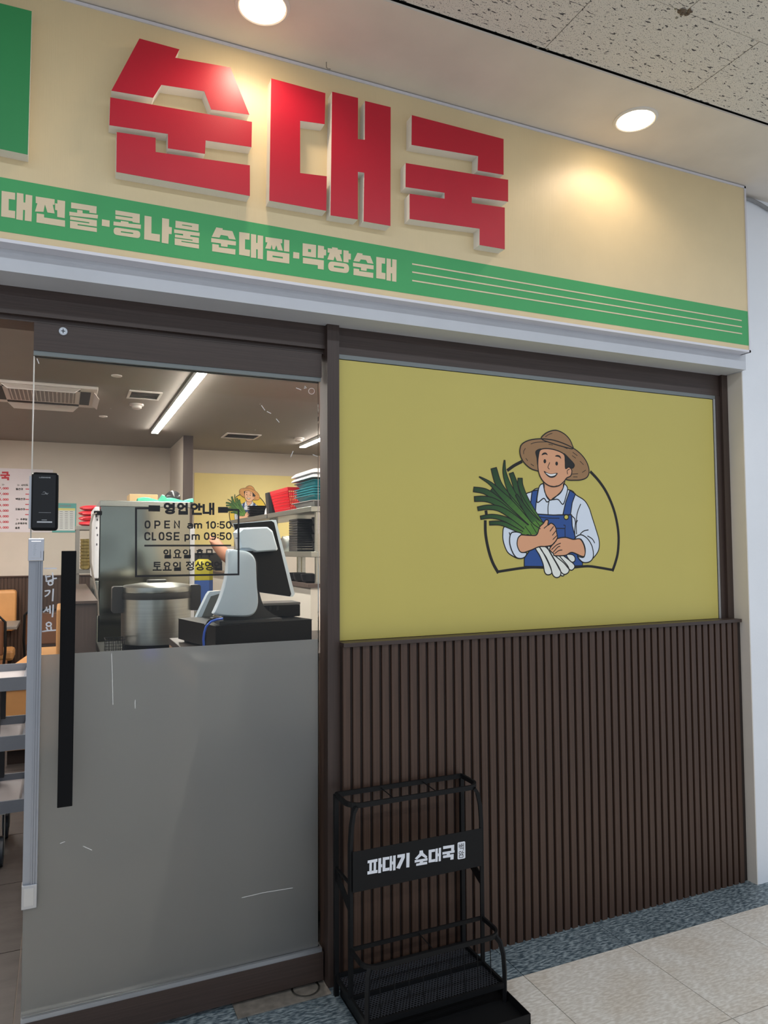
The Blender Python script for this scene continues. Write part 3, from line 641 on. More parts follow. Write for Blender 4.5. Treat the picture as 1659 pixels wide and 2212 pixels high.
# shop floor
fi = struct_empty('floor_shop', 'dark grey stone-look tile floor inside the restaurant', 'floor')
dt = mat('dark_stone_tile', (62, 58, 57), .5, var=.3, vscale=(7, 16, 7), bump=.2, bscale=(40, 40, 40), detail=6)
MB().box(XL, 3.0, .101, 6.3, -.03, -.003).build('sub_floor', mat('grout_pale', (104, 96, 90), .9), fi)
q = None
for i in range(-5, 1):
    for j in range(0, 10):
        x0 = -.915 + i * .60; y0 = .101 + j * .60
        if q is None: q = MB().box(0, .596, 0, .596, -.004, 0).build('floor_tile', dt, fi); t = q
        else: t = bpy.data.objects.new('floor_tile', q.data); C.objects.link(t); t.parent = fi
        t.location = (x0, y0, 0)
MB().box(-.315, 3.0, .101, 6.3, -.0035, -.0002).build('floor_remainder', dt, fi)

# ================================================================== GLASS DOOR
dr = struct_empty('door_1', 'frameless glass door with brown rails, frosted lower half and black pull bar', 'door', (-.44, .06, .012))
DX0, DX1, GY = -.890, -.002, .064
MB().box(DX0, .004, .050, .092, 2.026, 2.108).build('top_rail', brown_h, dr)
MB().box(DX0, .002, .053, .088, 2.012, 2.026).build('top_bead', grey_bead, dr)
MB().box(DX0, .008, .050, .092, .014, .104).build('bottom_rail', brown_h, dr)
MB().box(DX0, .004, .052, .090, .104, .117).build('bottom_bead', alu, dr)
MB().box(DX0, DX1, GY + .001, GY + .011, .117, 2.012).build('glass_pane', clear, dr)
MB().box(DX0 + .0002, DX1 - .004, GY, GY + .0008, .118, 1.131).build('frosted_film', frost, dr)
MB().box(DX0 - .0004, DX0 + .0030, GY + .0005, GY + .0114, 1.47, 2.012).build('glass_edge', mat('pale_glass_edge', (214, 210, 200), .3), dr, label='edge of the glass with its refracted brightness painted pale')  # pale colour paints the light refracted along the glass edge
# aluminium edge guard with chrome end clamps
ez0 = at(64, 1912, GY - .02).z; ez1 = at(64, 1212, GY - .02).z
m = MB(); pf = [(0, 0), (.0205, 0), (.0205, -.004), (.023, -.004), (.023, -.001), (.026, -.001), (.026, -.004), (.029, -.004), (.029, -.001), (.032, -.001), (.032, -.004), (.036, -.004), (.036, .012), (0, .012)]
m.loft([[(DX0 - .002 + a * 1.04, GY - .012 + b_, z) for a, b_ in pf] for z in (ez0, ez1)]); eg = m.build('edge_guard', mat('guard_grey', (158, 162, 170), .38, .5), dr)
m = MB(); m.box(DX0 - .004, DX0 + .038, GY - .020, GY + .016, ez1, ez1 + .066, .002); cc = m.build('lock_clamp', chrome, dr)
m = MB(); m.box(DX0 + .004, DX0 + .030, GY - .0215, GY - .0195, ez1 + .008, ez1 + .058, .0006); m.build('clamp_plate', chrome, cc)
m = MB()
for k in range(9): m.box(DX0 + .009 + random.uniform(0, .003), DX0 + .015 + random.uniform(0, .004), GY - .0225, GY - .0212, ez1 + .016 + k * .004, ez1 + .0185 + k * .004)
m.build('engraving', alu, cc)
m = MB(); m.box(DX0 - .004, DX0 + .036, GY - .020, GY + .016, ez0 - .067, ez0, .002); c2 = m.build('lock_clamp', alu, dr)
m = MB(); m.box(DX0 + .002, DX0 + .028, GY - .0212, GY - .0195, ez0 - .058, ez0 - .008, .0006); m.build('clamp_plate', mat('satin_plate', (200, 203, 206), .3, .9), c2)
# pull bar
m = MB(); m.box(-.8055, -.766, -.018, 0, .7115, 1.4345, .0012); hd = m.build('pull_bar', handle_m, dr)
for z in (.85, 1.30): m = MB(); m.tube([(-.786, -.002, z), (-.786, GY + .001, z)], .010, 16); m.build('bar_standoff', handle_m, hd, smooth=True)
# lock reader
R0, R1, RZ0, RZ1 = -.888, -.816, 1.494, 1.663
def rrect(x0, x1, z0, z1, r, y, k=5):
    p = []
    for cx, cz, a in ((x1 - r, z1 - r, 0), (x0 + r, z1 - r, 90), (x0 + r, z0 + r, 180), (x1 - r, z0 + r, 270)):
        p += [(cx + r * math.cos(math.radians(a + 90 * t / k)), y, cz + r * math.sin(math.radians(a + 90 * t / k))) for t in range(k + 1)]
    return p
m = MB(); m.loft([rrect(R0 + .002, R1 - .002, RZ0 + .002, RZ1 - .002, .009, .026), rrect(R0, R1, RZ0, RZ1, .010, .030), rrect(R0, R1, RZ0, RZ1, .010, .056), rrect(R0 + .003, R1 - .003, RZ0 + .003, RZ1 - .003, .008, GY + .0005)])
rd = m.build('lock_reader', gloss_black, dr, smooth=True, label='black glossy card reader lock on the door edge')
MB().box(R0 + .004, R1 - .008, .0252, .0262, RZ0 + .008, RZ1 - .006, .0004).build('reader_screen', mat('screen_black', (7, 7, 9), .12), rd)
MB().box(DX0 - .004, DX0 + .006, .034, GY + .020, 1.50, 1.652).build('clamp_bracket', alu, rd)
m = MB()
def P_reader(x, y): return Vector((R0 + x, .0249, RZ1 - y))
for k, ch in enumerate('LOCKHOME'): text_box(m, ch, .0205 + k * .0038, .0135, .0232 + k * .0038, .0165, P_reader, .0006, NF)
for pl in ([(.030, .059), (.034, .056), (.038, .059), (.043, .062), (.045, .060)], [(.027, .064), (.034, .064), (.038, .062), (.043, .065)], [(.036, .060), (.041, .063)]): ribbon(m, [P_reader(*q) for q in pl], .0006, NF)
for k in range(10): ribbon(m, [P_reader(.018 + k * .0038, .1445), P_reader(.0203 + k * .0038, .1445)], .0042, NF)
for k in range(5): ribbon(m, [P_reader(.029 + k * .0028, .1385), P_reader(.0306 + k * .0028, .1385)], .0014, NF)
for k in range(12): ribbon(m, [P_reader(.021 + k * .0027, .117), P_reader(.0225 + k * .0027, .117)], .0008, NF)
m.build('reader_print', mat('grey_print', (178, 182, 188), .5), rd)
# screw on top rail
sp = at(136.5, 716, .050); m = MB(); m.loft([[(sp.x + r * math.cos(2 * math.pi * k / 24), y, sp.z + r * math.sin(2 * math.pi * k / 24)) for k in range(24)] for r, y in ((.0122, .0498), (.0122, .047), (.0108, .0455), (.001, .0452))])
sw = m.build('screw_cap', mat('screw_white', (198, 204, 212), .3, .3), dr, smooth=True)
MB().box(sp.x - .001, sp.x + .001, .0445, .0453, sp.z - .0066, sp.z + .0066).box(sp.x - .0055, sp.x + .0055, .0445, .0453, sp.z - .001, sp.z + .001).build('screw_slot', black_ink, sw)
# opening hours lettering on the glass
GP = lambda x, y: at(x, y, GY - .0002)
def words(items, w, name, m_, parent=dr):
    mb = MB()
    for ch, x0, y0, x1, y1 in items: text_box(mb, ch, x0, y0, x1, y1, GP, w, NF)
    return mb.build(name, m_, parent)
PXM = .00153
words([('영', 356, 1088, 376.5, 1108.5), ('업', 385, 1088, 404.5, 1109.5), ('안', 413.5, 1089, 435.5, 1110), ('내', 440, 1088, 461.5, 1110.5)], 4.6 * PXM, 'hours_title', black_ink)
words([('O', 314, 1126, 323.3, 1140), ('P', 335, 1126, 345, 1140.5), ('E', 356.5, 1126, 366, 1140), ('N', 377.5, 1126, 387, 1140), ('a', 406, 1131.5, 415.5, 1140.5), ('m', 420.5, 1131.5, 435, 1140.5),
       ('1', 446.5, 1127.5, 450, 1141), ('0', 456, 1127.5, 465, 1140.5), (':', 466, 1127.5, 475.5, 1140.5), ('5', 475.5, 1127.5, 484.5, 1140.5), ('0', 489.5, 1127.5, 498.8, 1140.5)], 3.0 * PXM, 'opening_line', black_ink)
words([('C', 313.5, 1151, 323, 1165.8), ('L', 329.5, 1151, 336, 1165.8), ('O', 344.5, 1151, 353.5, 1165.8), ('S', 360, 1151, 370, 1165.8), ('E', 377, 1151, 386.5, 1165.8), ('p', 400, 1155.5, 409, 1165), ('m', 415.5, 1155.5, 430, 1165),
       ('0', 442, 1151.5, 451, 1164.8), ('9', 456.5, 1151.5, 465.3, 1164.8), (':', 466, 1151.5, 475.5, 1164.8), ('5', 475.5, 1151.5, 484.5, 1164.8), ('0', 489.5, 1151.5, 498.8, 1164.8)], 3.0 * PXM, 'closing_line', black_ink)
words([('일', 354.5, 1188, 369, 1205), ('요', 375, 1188, 391, 1205), ('일', 396.5, 1188, 411.5, 1205), ('휴', 423, 1187.5, 440, 1204), ('무', 444, 1187.5, 460.5, 1204)], 2.7 * PXM, 'sunday_line', black_ink)
words([('토', 331, 1215, 348, 1232), ('요', 352.5, 1215, 369.5, 1232), ('일', 375, 1215, 390.5, 1232), ('정', 403, 1214, 418.5, 1231), ('상', 423.5, 1214, 439.5, 1231), ('영', 444, 1214, 459.5, 1231), ('업', 464, 1214, 479.5, 1231)], 2.7 * PXM, 'saturday_line', black_ink)
D = crop(0, 680, 2.304); mb = MB()
for pl in ([(752, 963), (677, 963), (677, 1301), (1187, 1292), (1187, 971), (1122, 970)],): ribbon(mb, [GP(*D(*q)) for q in pl], 3.9 * PXM, NF)
for a, b_ in (((752, 963), (784, 964)), ((1097, 971), (1123, 971))): ribbon(mb, [GP(*D(*a)), GP(*D(*b_))], 12.5 * PXM, NF)
ribbon(mb, [GP(*D(722, 1149)), GP(*D(1147, 1148))], 3.5 * PXM, NF)
mb.build('hours_border', black_ink, dr)
# white pull notice, hand-drawn look
H = crop(0, 1140, 5.267); mb = MB()
for pl in ([(508, 463), (640, 463)], [(520, 548), (528, 585), (530, 610), (575, 598), (600, 592)], [(522, 560), (570, 552)], [(597, 515), (602, 560), (603, 605)], [(603, 580), (640, 575)], [(575, 605), (555, 615), (550, 638), (568, 652), (592, 645), (600, 622), (575, 605)],
           [(515, 720), (565, 716), (550, 755), (515, 780)], [(606, 700), (602, 770), (598, 830)], [(530, 905), (525, 930), (495, 958)], [(524, 930), (545, 950)], [(545, 930), (568, 926)], [(568, 890), (570, 970)], [(605, 880), (602, 950), (596, 1012)],
           [(555, 1075), (530, 1090), (532, 1112), (556, 1120), (580, 1108), (578, 1086), (555, 1075)], [(528, 1135), (545, 1170)], [(580, 1130), (582, 1166)], [(485, 1180), (540, 1172), (630, 1165)]):
    ribbon(mb, [GP(*H(*q)) for q in spline(pl, False, 4)], 2.7 * PXM, NF)
mb.build('pull_notice', white_ink, dr)
# tape residue and scratches near the glass edge
mb = MB()
for pl in ([(565, 876), (572, 886)], [(577, 889), (585, 893)], [(597, 905), (603, 912)], [(628, 987), (633, 975)], [(676, 982), (686, 986)], [(80, 775), (84, 785)], [(640, 838), (650, 842)]): ribbon(mb, [GP(*q) for q in pl], 1.6 * PXM, NF)
for k in range(22):
    p = GP(random.uniform(80, 690), random.uniform(780, 1060)); s = random.uniform(.0006, .0013); ribbon(mb, [p, p + Vector((s, 0, s))], s, NF)
for pl in [[(673 + 6.5 * math.cos(k * .5236), 845 + 6.5 * math.sin(k * .5236)) for k in range(13)], [(658, 834), (662, 838), (657, 839), (660, 834)]]: ribbon(mb, [GP(*q) for q in pl], 1.0 * PXM, NF)
for pl in ([(241, 1412), (243, 1470), (244, 1522)], [(292, 1512), (292, 1530)], [(523, 1939), (570, 1928), (632, 1918)], [(130, 1822), (140, 1818)], [(180, 1828), (198, 1836)]): ribbon(mb, [at(*q, GY - .0003) for q in pl], 1.2 * PXM, NF)
mb.build('scratches', mat('scratch_white', (214, 214, 212), .6), dr)

# ================================================================== UMBRELLA STAND
us = thing('umbrella_stand', 'black metal umbrella stand with white lettered plate beside the mullion', 'umbrella stand', (.26, -.16, 0))
X0, X1, YB, YM, YF = .026, .497, -.024, -.153, -.284
def ubar(pts, w=.006, h=.006): return MB().tube(pts, .005, flat=(w, h))
def arc(cx, cy, r, a0, a1, k=6): return [(cx + r * math.cos(math.radians(a0 + (a1 - a0) * i / k)), cy + r * math.sin(math.radians(a0 + (a1 - a0) * i / k))) for i in range(k + 1)]
def ring(z, yb, yf, r):
    p = [(X0, yb)] + arc(X0 + r, yf + r, r, 180, 270) + arc(X1 - r, yf + r, r, 270, 360) + [(X1, yb)]
    return [(x, y, z) for x, y in p]
rt = ring(.635, YB, YM + .004, .045)
m = MB(); m.tube(rt, .005, flat=(.004, .0075)); m.tube([(X0, YB, .635), (X1, YB, .635)], .005, flat=(.004, .0075)); m.build('top_ring', black_m, us)
for f in (.34, .67):
    m = MB(); x = X0 + f * (X1 - X0); m.tube([(x, YB, .635), (x, YM + .006, .632)], .0018, 6); m.build('divider_wire', black_m, us)
for x in (X0, X1):
    m = MB(); m.box(x - .007, x + .007, YB - .007, YB + .007, 0, .636); m.build('rear_post', black_m, us)
    s = 1 if x == X0 else -1
    m = MB(); m.tube([(x + s * .022, YM + .006, .630), (x + s * .012, YM + .003, .615), (x + s * .004, YM, .575), (x, YM, .52), (x, YM, .06)], .005, flat=(.006, .006)); m.build('middle_post', black_m, us)
    m = MB(); m.prism([(x - .0015, YB, .405), (x - .0015, YM, .345), (x - .0015, YM, .305), (x - .0015, YB, .415 - .05)], (.003, 0, 0)); m.build('side_gusset', black_m, us)
    m = MB(); m.box(x - .004, x + .004, YM, YB, .398, .405); m.build('side_bar', black_m, us)
pl_ = MB().box(X0 + .004, X1 - .004, YM - .0105, YM - .0075, .379, .5015, .0006).build('name_plate', black_m, us)
Uc = crop(680, 1640, 3.456); PYs = YM - .0107
m = MB()
for p in ([(395,757),(468,743),(467,765),(394,778)],[(393,838),(468,826),(467,848),(393,862)],[(408,775),(426,772),(425,836),(407,839)],[(440,769),(458,766),(457,830),(439,833)],[(475,741),(496,737),(494,848),(473,851)],[(494,785),(503,784),(502,806),(494,807)],
          [(507,734),(556,727),(556,748),(528,752),(527,813),(558,808),(557,830),(506,839)],[(560,724),(577,721),(576,831),(559,834)],[(585,720),(604,717),(602,828),(584,831)],[(577,764),(585,763),(585,785),(577,786)],
          [(617,714),(673,705),(672,735),(634,819),(608,812),(646,733),(616,737)],[(684,701),(708,698),(706,806),(683,809)],
          [(783,683),(806,680),(810,700),(840,727),(833,743),(797,720),(762,750),(747,742),(780,706)],[(746,754),(842,738),(841,757),(808,763),(807,775),(785,779),(785,766),(746,773)],[(757,780),(779,776),(779,773),(839,765),(839,783),(757,797)],
          [(850,678),(898,670),(898,690),(872,694),(871,749),(899,744),(898,765),(850,773)],[(901,668),(919,665),(918,764),(900,767)],[(926,663),(943,660),(941,760),(925,763)],[(919,704),(926,703),(926,724),(919,725)],
          [(958,650),(1041,638),(1040,682),(1018,686),(1018,662),(958,672)],[(953,694),(1044,679),(1043,697),(1008,703),(1008,712),(985,715),(985,708),(953,713)],[(957,720),(1037,707),(1036,747),(1012,751),(1013,731),(957,739)],
          [(1072,621),(1117,613),(1123,618),(1124,734),(1118,740),(1073,748),(1066,743),(1066,627)]): m.flat([at(*Uc(*q), PYs) for q in p])
m.build('plate_lettering', white_ink, pl_)
m = MB()
for p in ([(1078,634),(1078,658)],[(1092,632),(1092,656)],[(1078,646),(1092,644)],[(1078,657),(1092,655)],[(1099,629),(1099,657)],[(1110,627),(1110,660)],[(1099,644),(1110,642)],[(1083,668),(1110,664),(1109,678)],
          [(1086+9*math.cos(k*.5236),699+10*math.sin(k*.5236)) for k in range(13)],[(1104,685),(1103,711)],[(1104,698),(1112,697)],[(1079,717),(1107,713),(1107,731),(1079,735),(1079,717)]): ribbon(m, [at(*Uc(*q), PYs - .0002) for q in p], .0019, NF)
m.build('plate_seal', black_ink, pl_)
# lower basket
rl = ring(.205, YM, YF + .012, .045)
m = MB(); m.tube(rl, .005, flat=(.0035, .007)); m.tube([(X0, YM, .205), (X1, YM, .205)], .005, flat=(.003, .006)); m.build('basket_ring', black_m, us)
for x in (X0, X1):
    s = 1 if x == X0 else -1
    m = MB(); m.tube([(x + s * .018, YF + .022, .200), (x + s * .008, YF + .012, .185), (x + s * .002, YF + .003, .15), (x, YF, .10), (x, YF, 0)], .005, flat=(.006, .006)); m.build('front_post', black_m, us)
m = MB(); m.tube([(.26, YM, .205), (.26, YF + .013, .203)], .0016, 6); m.build('divider_wire', black_m, us)
for k in range(9):
    x = X0 + .045 + k * (X1 - X0 - .09) / 8; m = MB(); m.tube([(x, YF + .013, .203), (x, YF + .006, .06)], .0016, 6); m.build('basket_wire', black_m, us)
# base frame and perforated shelf
m = MB()
for y in (YB, YM, YF): m.box(X0, X1, y - .004, y + .004, .050, .066)
for x in (X0, X1): m.box(x - .004, x + .004, YF, YB, .050, .066)
m.build('base_frame', black_m, us)
def perforated(x0, x1, y0, y1, z, p=.0105):
    m = MB(); nx = int((x1 - x0) / p); ny = int((y1 - y0) / (p * .80)); dx = (x1 - x0) / nx; dy = (y1 - y0) / ny
    for j in range(ny + 1):
        m.box(x0, x1, y0 + j * dy - .0013, y0 + j * dy + .0013, z, z + .001)
    for j in range(ny):
        for i in range(nx + 1):
            x = x0 + (i + (.5 if j % 2 else 0)) * dx
            if x > x1: continue
            m.box(x - .0016, x + .0016, y0 + j * dy, y0 + (j + 1) * dy, z, z + .001)
    o = m.build('perforated_shelf', mat('perforated_metal', (74, 77, 84), .4, .3), us); o['kind'] = 'stuff'
perforated(X0 + .004, X1 - .004, YM + .004, YB - .004, .052); perforated(X0 + .004, X1 - .004, YF + .004, YM - .004, .052)
m = MB(); TX0, TX1, TY0, TY1 = X0 + .010, X1 + .012, -.405, -.035
m.box(TX0, TX1, TY0, TY1, .004, .007)
for a in ((TX0, TX1, TY0, TY0 + .002), (TX0, TX1, TY1 - .002, TY1), (TX0, TX0 + .002, TY0, TY1), (TX1 - .002, TX1, TY0, TY1)): m.box(*a, .004, .034)
m.box(TX0, TX1, TY0, TY1, 0, .0039)
m.build('drip_tray', black_m, us)

# ================================================================== RESTAURANT INTERIOR : shell
IZ, BW = 2.60, 6.25
struct('wall_back', MB().box(XL, 3.0, BW, BW + .1, 0, IZ + .05), cream_wall, 'plain cream back wall of the restaurant with menu posters', 'wall')
struct('wall_left', MB().box(XL - .1, XL, .1, BW, 0, IZ + .05), cream_wall, 'cream side wall of the restaurant out at the far left', 'wall')
struct('wall_side', MB().box(3.0, 3.1, .1, BW + .1, 0, IZ + .05), cream_wall, 'cream kitchen side wall behind the shelves', 'wall')
struct('wall_inner', MB().box(.058, 3.0, .105, .145, 0, IZ + .05).box(XL, .058, .105, .145, 2.22, IZ + .05), cream_wall, 'inner lining of the shop front behind the yellow window', 'wall')
struct('ceiling_shop', MB().box(XL, 3.0, .145, BW, IZ, IZ + .05), taupe, 'taupe painted plaster ceiling inside the restaurant', 'ceiling')
pw = struct('wall_partition', MB().box(.312, .405, 5.26, BW, 0, IZ), cream_wall, 'short cream partition wall projecting from the back wall', 'wall')
MB().box(.310, .407, 5.245, 5.26, 0, IZ).build('end_trim', brown_v, pw, label='dark brown board on the end of the partition')
m = MB(); pts = []; x = XL
while x < .31:
    pts += [(x, 6.245), (x, 6.225), (x + .022, 6.225), (x + .022, 6.235), (x + .034, 6.235)]; x += .034
pts += [(x, 6.2495), (XL, 6.2495)]
m.prism([(a, b_, 0) for a, b_ in pts], (0, 0, 1.16)); m.box(XL, .31, 6.21, 6.249, 1.16, 1.174)
struct('baseboard_back', m, slat_m, 'dark brown fluted wainscot along the back wall', 'wainscot')

# ---- ceiling fittings
tube_m = mat('tube_light', (240, 250, 255), .4, emit=108, ecol=(255, 246, 236))
def tube_light(x, y0, y1, label):
    t = thing('tube_light', label, 'lamp', (x, (y0 + y1) / 2, IZ), 'linear ceiling lights in the restaurant')
    MB().box(x - .031, x + .031, y0, y1, IZ - .0298, IZ).build('lamp_base', mat('lamp_white', (225, 228, 230), .4), t)
    pf = [(-.030, -.030), (-.027, -.037), (.027, -.037), (.030, -.030)]
    m = MB(); m.loft([[(x + a, y, IZ + b_) for a, b_ in pf] for y in (y0 + .004, y1 - .004)]); m.build('lamp_diffuser', tube_m, t)
    for y in (y0, y1 - .004): MB().box(x - .0315, x + .0315, y, y + .004, IZ - .038, IZ).build('end_cap', mat('lamp_white', (225, 228, 230), .4), t)
tube_light(0.0, .40, 4.98, 'long white tube light over the counter seen through the door')  # all three rows carry an added unseen near length to light the terminal
tube_light(1.62, .40, 5.40, 'long white tube light over the kitchen shelves')
tube_light(-1.75, .40, 4.98, 'long white tube light over the dining tables')
ac_m = mat('aircon_white', (222, 214, 208), .45)
ax0, ax1, ay0, ay1 = -1.318, -.585, 3.205, 3.94
ac = thing('ceiling_air_conditioner', 'white four-way cassette air conditioner in the restaurant ceiling', 'air conditioner', ((ax0 + ax1) / 2, (ay0 + ay1) / 2, IZ))
MB().box(ax0, ax1, ay0, ay1, IZ - .022, IZ, .006).build('panel', ac_m, ac)
ax, ay = (ax0 + ax1) / 2, (ay0 + ay1) / 2
gr = MB().box(ax - .22, ax + .22, ay - .20, ay + .20, IZ - .027, IZ - .0225, .002).build('intake_grille', mat('grille_grey', (150, 143, 140), .6), ac)
for k in range(16):
    x = ax - .205 + k * .41 / 15; MB().box(x - .003, x + .003, ay - .19, ay + .19, IZ - .0305, IZ - .0271).build('grille_slat', ac_m, gr)
for sx, sy in ((0, -1), (0, 1), (-1, 0), (1, 0)):
    L_ = .25; cx, cy = ax + sx * .287, ay + sy * .287
    hx, hy = (L_, .035) if sx == 0 else (.035, L_)
    MB().box(cx - hx, cx + hx, cy - hy, cy + hy, IZ - .024, IZ - .0221).build('outlet_slot', mat('slot_black', (22, 22, 24), .6), ac)
    vx, vy = ax + sx * .315, ay + sy * .315
    m = MB(); e = .03
    if sx == 0: m.prism([(vx - L_, vy + sy * .03, IZ - .026), (vx - L_ + .04, vy + sy * .065, IZ - .062), (vx + L_ - .04, vy + sy * .065, IZ - .062), (vx + L_, vy + sy * .03, IZ - .026)], (0, 0, .005))
    else: m.prism([(vx + sx * .03, vy - L_, IZ - .026), (vx + sx * .065, vy - L_ + .04, IZ - .062), (vx + sx * .065, vy + L_ - .04, IZ - .062), (vx + sx * .03, vy + L_, IZ - .026)], (0, 0, .005))
    m.build('air_vane', ac_m, ac)
def vent(x0, x1, y0, y1, label, n=5):
    t = thing('ceiling_vent', label, 'vent', ((x0 + x1) / 2, (y0 + y1) / 2, IZ))
    w = .018
    MB().prism([(x0, y0, IZ - .010), (x1, y0, IZ - .010), (x1, y1, IZ - .010), (x0, y1, IZ - .010)], (0, 0, .0099), [[(x0 + w, y0 + w, IZ - .010), (x1 - w, y0 + w, IZ - .010), (x1 - w, y1 - w, IZ - .010), (x0 + w, y1 - w, IZ - .010)]]).build('frame', ac_m, t)
    MB().box(x0 + w, x1 - w, y0 + w, y1 - w, IZ - .0008, IZ - .0001).build('duct_plate', mat('grille_grey', (150, 143, 140), .6), t)
    for k in range(n):
        y = y0 + w + (k + .5) * (y1 - y0 - 2 * w) / n
        MB().prism([(x0 + w, y - .012, IZ - .008), (x0 + w, y + .010, IZ - .001), (x0 + w, y + .012, IZ - .001), (x0 + w, y - .010, IZ - .008)], (x1 - x0 - 2 * w, 0, 0)).build('louvre', mat('grille_grey', (150, 143, 140), .6), t)
vent(-.375, -.14, 3.22, 3.50, 'square ceiling vent beside the tube light')
vent(.68, 1.03, 4.89, 5.20, 'wide ceiling vent in front of the kitchen')
def detector(x, y, label):
    t = thing('smoke_detector', label, 'smoke detector', (x, y, IZ))
    MB().lathe(x, y, [(.055, IZ), (.055, IZ - .012), (.048, IZ - .016)], 24).build('base', ac_m, t, smooth=True)
    MB().lathe(x, y, [(.040, IZ - .016), (.038, IZ - .034), (.026, IZ - .040)], 24).build('sensor_head', ac_m, t, smooth=True)
p = atz(295, 873, IZ); detector(p.x, p.y, 'round white smoke detector near the ceiling vent')
p = atz(646, 946, IZ); detector(p.x, p.y, 'round white smoke detector beside the kitchen tube light')
for (px, py), lb in (((252, 811), 'small round sprinkler cover between air conditioner and tube light'), ((223, 899), 'small round sprinkler cover beyond the air conditioner')):
    p = atz(px, py, IZ); tag(MB().lathe(p.x, p.y, [(.035, IZ), (.034, IZ - .006), (.010, IZ - .012)], 20).build('sprinkler_cover', ac_m, smooth=True), lb, 'sprinkler')

# ---- wall posters
WY = BW - .006
def wpos(px, py, Y=WY): return at(px, py, Y)
mn = thing('menu_board', 'white menu board with red prices on the back wall', 'menu board', (-1.6, BW, 1.63))
a = wpos(112, 1150); b_ = wpos(0, 1011)
MB().box(-3.4, a.x, WY, BW - .002, a.z, b_.z).build('board', mat('poster_white', (226, 220, 226), .5), mn)
menu_red = mat('menu_red', (196, 44, 60), .5); menu_black = mat('menu_black', (38, 36, 40), .5)
WP = lambda x, y: at(x, y, WY - .001)
ux = .0050
for k, s in enumerate(('37,000', '27,000', '28,000', '39,000', '39,000', '49,000', '40,000', '40,000')):
    y0 = 1053 + k * 12.1
    rm = MB()
    for j, ch in enumerate(s): text_box(rm, ch, -6 + j * 4.2, y0, -3 + j * 4.2, y0 + 3.6, WP, .006, NF)
    rm.build('price_line', menu_red, mn)
for k in range(6): rm = MB(); ribbon(rm, [WP(56 - k * .2, 1056.5 + k * 11), WP(64, 1056.7 + k * 11)], .009, NF); rm.build('price_line', menu_red, mn)
rm = MB(); text_box(rm, '국', 2.5, 1020.5, 19.5, 1036, WP, .019, NF)
for s, x, y in (('사이드', 46, 1046), ('찰순대', 34.5, 1054.5), ('백암순대', 34, 1076), ('모듬순대', 33.5, 1098), ('주류및', 44, 1120), ('소주맥주막', 33, 1129), ('음료', 33, 1138.5)):
    km = MB()
    for j, ch in enumerate(s): text_box(km, ch, x + j * 5.2, y, x + j * 5.2 + 4.2, y + 3.8, WP, .0045, NF)
    km.build('menu_line', menu_black, mn)
for x, y in ((37, 1046), (35, 1120), (4, 1045)): km = MB(); text_box(km, '>', x, y, x + 5, y + 4, WP, .003, NF); km.build('menu_arrow', menu_black, mn)
rm.build('menu_title', menu_red, mn)
og = thing('origin_poster', 'small teal bordered notice with a printed table beside the menu board', 'poster', (-.9, BW, 1.63))
a, b_ = wpos(112.5, 1150), wpos(165, 1087.5)
MB().box(a.x, b_.x, WY, BW - .002, a.z, b_.z).build('sheet', mat('poster_teal', (100, 176, 172), .5), og)
a2, b2 = wpos(115, 1146), wpos(162.5, 1098)
MB().box(a2.x, b2.x, WY - .001, WY, a2.z, b2.z).build('table_print', mat('poster_pale', (222, 226, 226), .5), og)
MB().box(a2.x, b2.x, WY - .002, WY - .001, b2.z - .025, b2.z).build('heading_strip', mat('poster_lemon', (226, 218, 140), .5), og)
m = MB()
for r in range(9):
    for c in (132, 143, 154): ribbon(m, [WP(c - 2.5, 1105.5 + r * 4.4), WP(c + 3, 1105.6 + r * 4.4)], .006, (0, -1, 0))
for k in range(6): text_box(m, '원산지표시판'[k], 130 + k * 4, 1091, 133.2 + k * 4, 1094.4, lambda x, y: at(x, y, WY - .0005), .004, NF)
for v in m.v: v.y -= .0016
m.build('table_text', mat('poster_grey', (140, 146, 150), .5), og)['kind'] = 'stuff'
kp = thing('kitchen_poster', 'pale yellow poster with farmer emblem on the kitchen back wall', 'poster', (1.1, BW, 1.4))
a, b_ = wpos(418.5, 1180), wpos(640, 1031)
sh = MB().box(a.x, b_.x, WY, BW - .002, a.z, wpos(418.5, 1021).z).build('sheet', mat('poster_yellow', (244, 224, 150), .5), kp)
emblem(sh, lambda x, y, l: at(517 + (x - 592) * .0703, 1049 + (y - 125) * .0703, WY - .0004) + Vector((0, -.00008 * l, 0)), .000375, NF, pm2, True)

# ---- half wall beside the bench and the booth furniture
hwm = mat('brown_counter', (86, 72, 66), .4, var=.12, vscale=(120, 120, 4))
struct('wall_counter', MB().box(-.79, -.634, 1.82, 3.88, 0, 1.158).box(-.7915, -.628, 1.812, 3.89, 1.158, 1.172), hwm, 'brown laminate half wall between bench and kitchen', 'wall')
bn = thing('booth_bench', 'tan leather booth bench along the brown half wall', 'bench', (-.97, 3.8, 0))
MB().prism([(-1.15, 3.22, .10), (-.967, 4.5, .10), (-.80, 4.5, .10), (-.80, 3.22, .10)], (0, 0, .40)).build('seat_base', tan, bn)
MB().prism([(-1.16, 3.21, .502), (-.972, 4.51, .502), (-.80, 4.51, .502), (-.80, 3.21, .502)], (0, 0, .12)).build('seat_cushion', tan, bn)
MB().box(-.832, -.792, 3.25, 3.86, .623, 1.03, .012).build('backrest', tan, bn)
MB().prism([(-1.12, 3.26, 0), (-.95, 4.46, 0), (-.81, 4.46, 0), (-.81, 3.26, 0)], (0, 0, .099)).build('plinth', mat('plinth_dark', (38, 24, 18), .6), bn)
bk = thing('wall_banquette', 'tan leather banquette against the back wainscot', 'bench', (-1.9, 5.95, 0))
MB().box(-2.9, -1.225, 6.02, 6.20, .62, 1.035, .03).build('backrest', tan, bk)
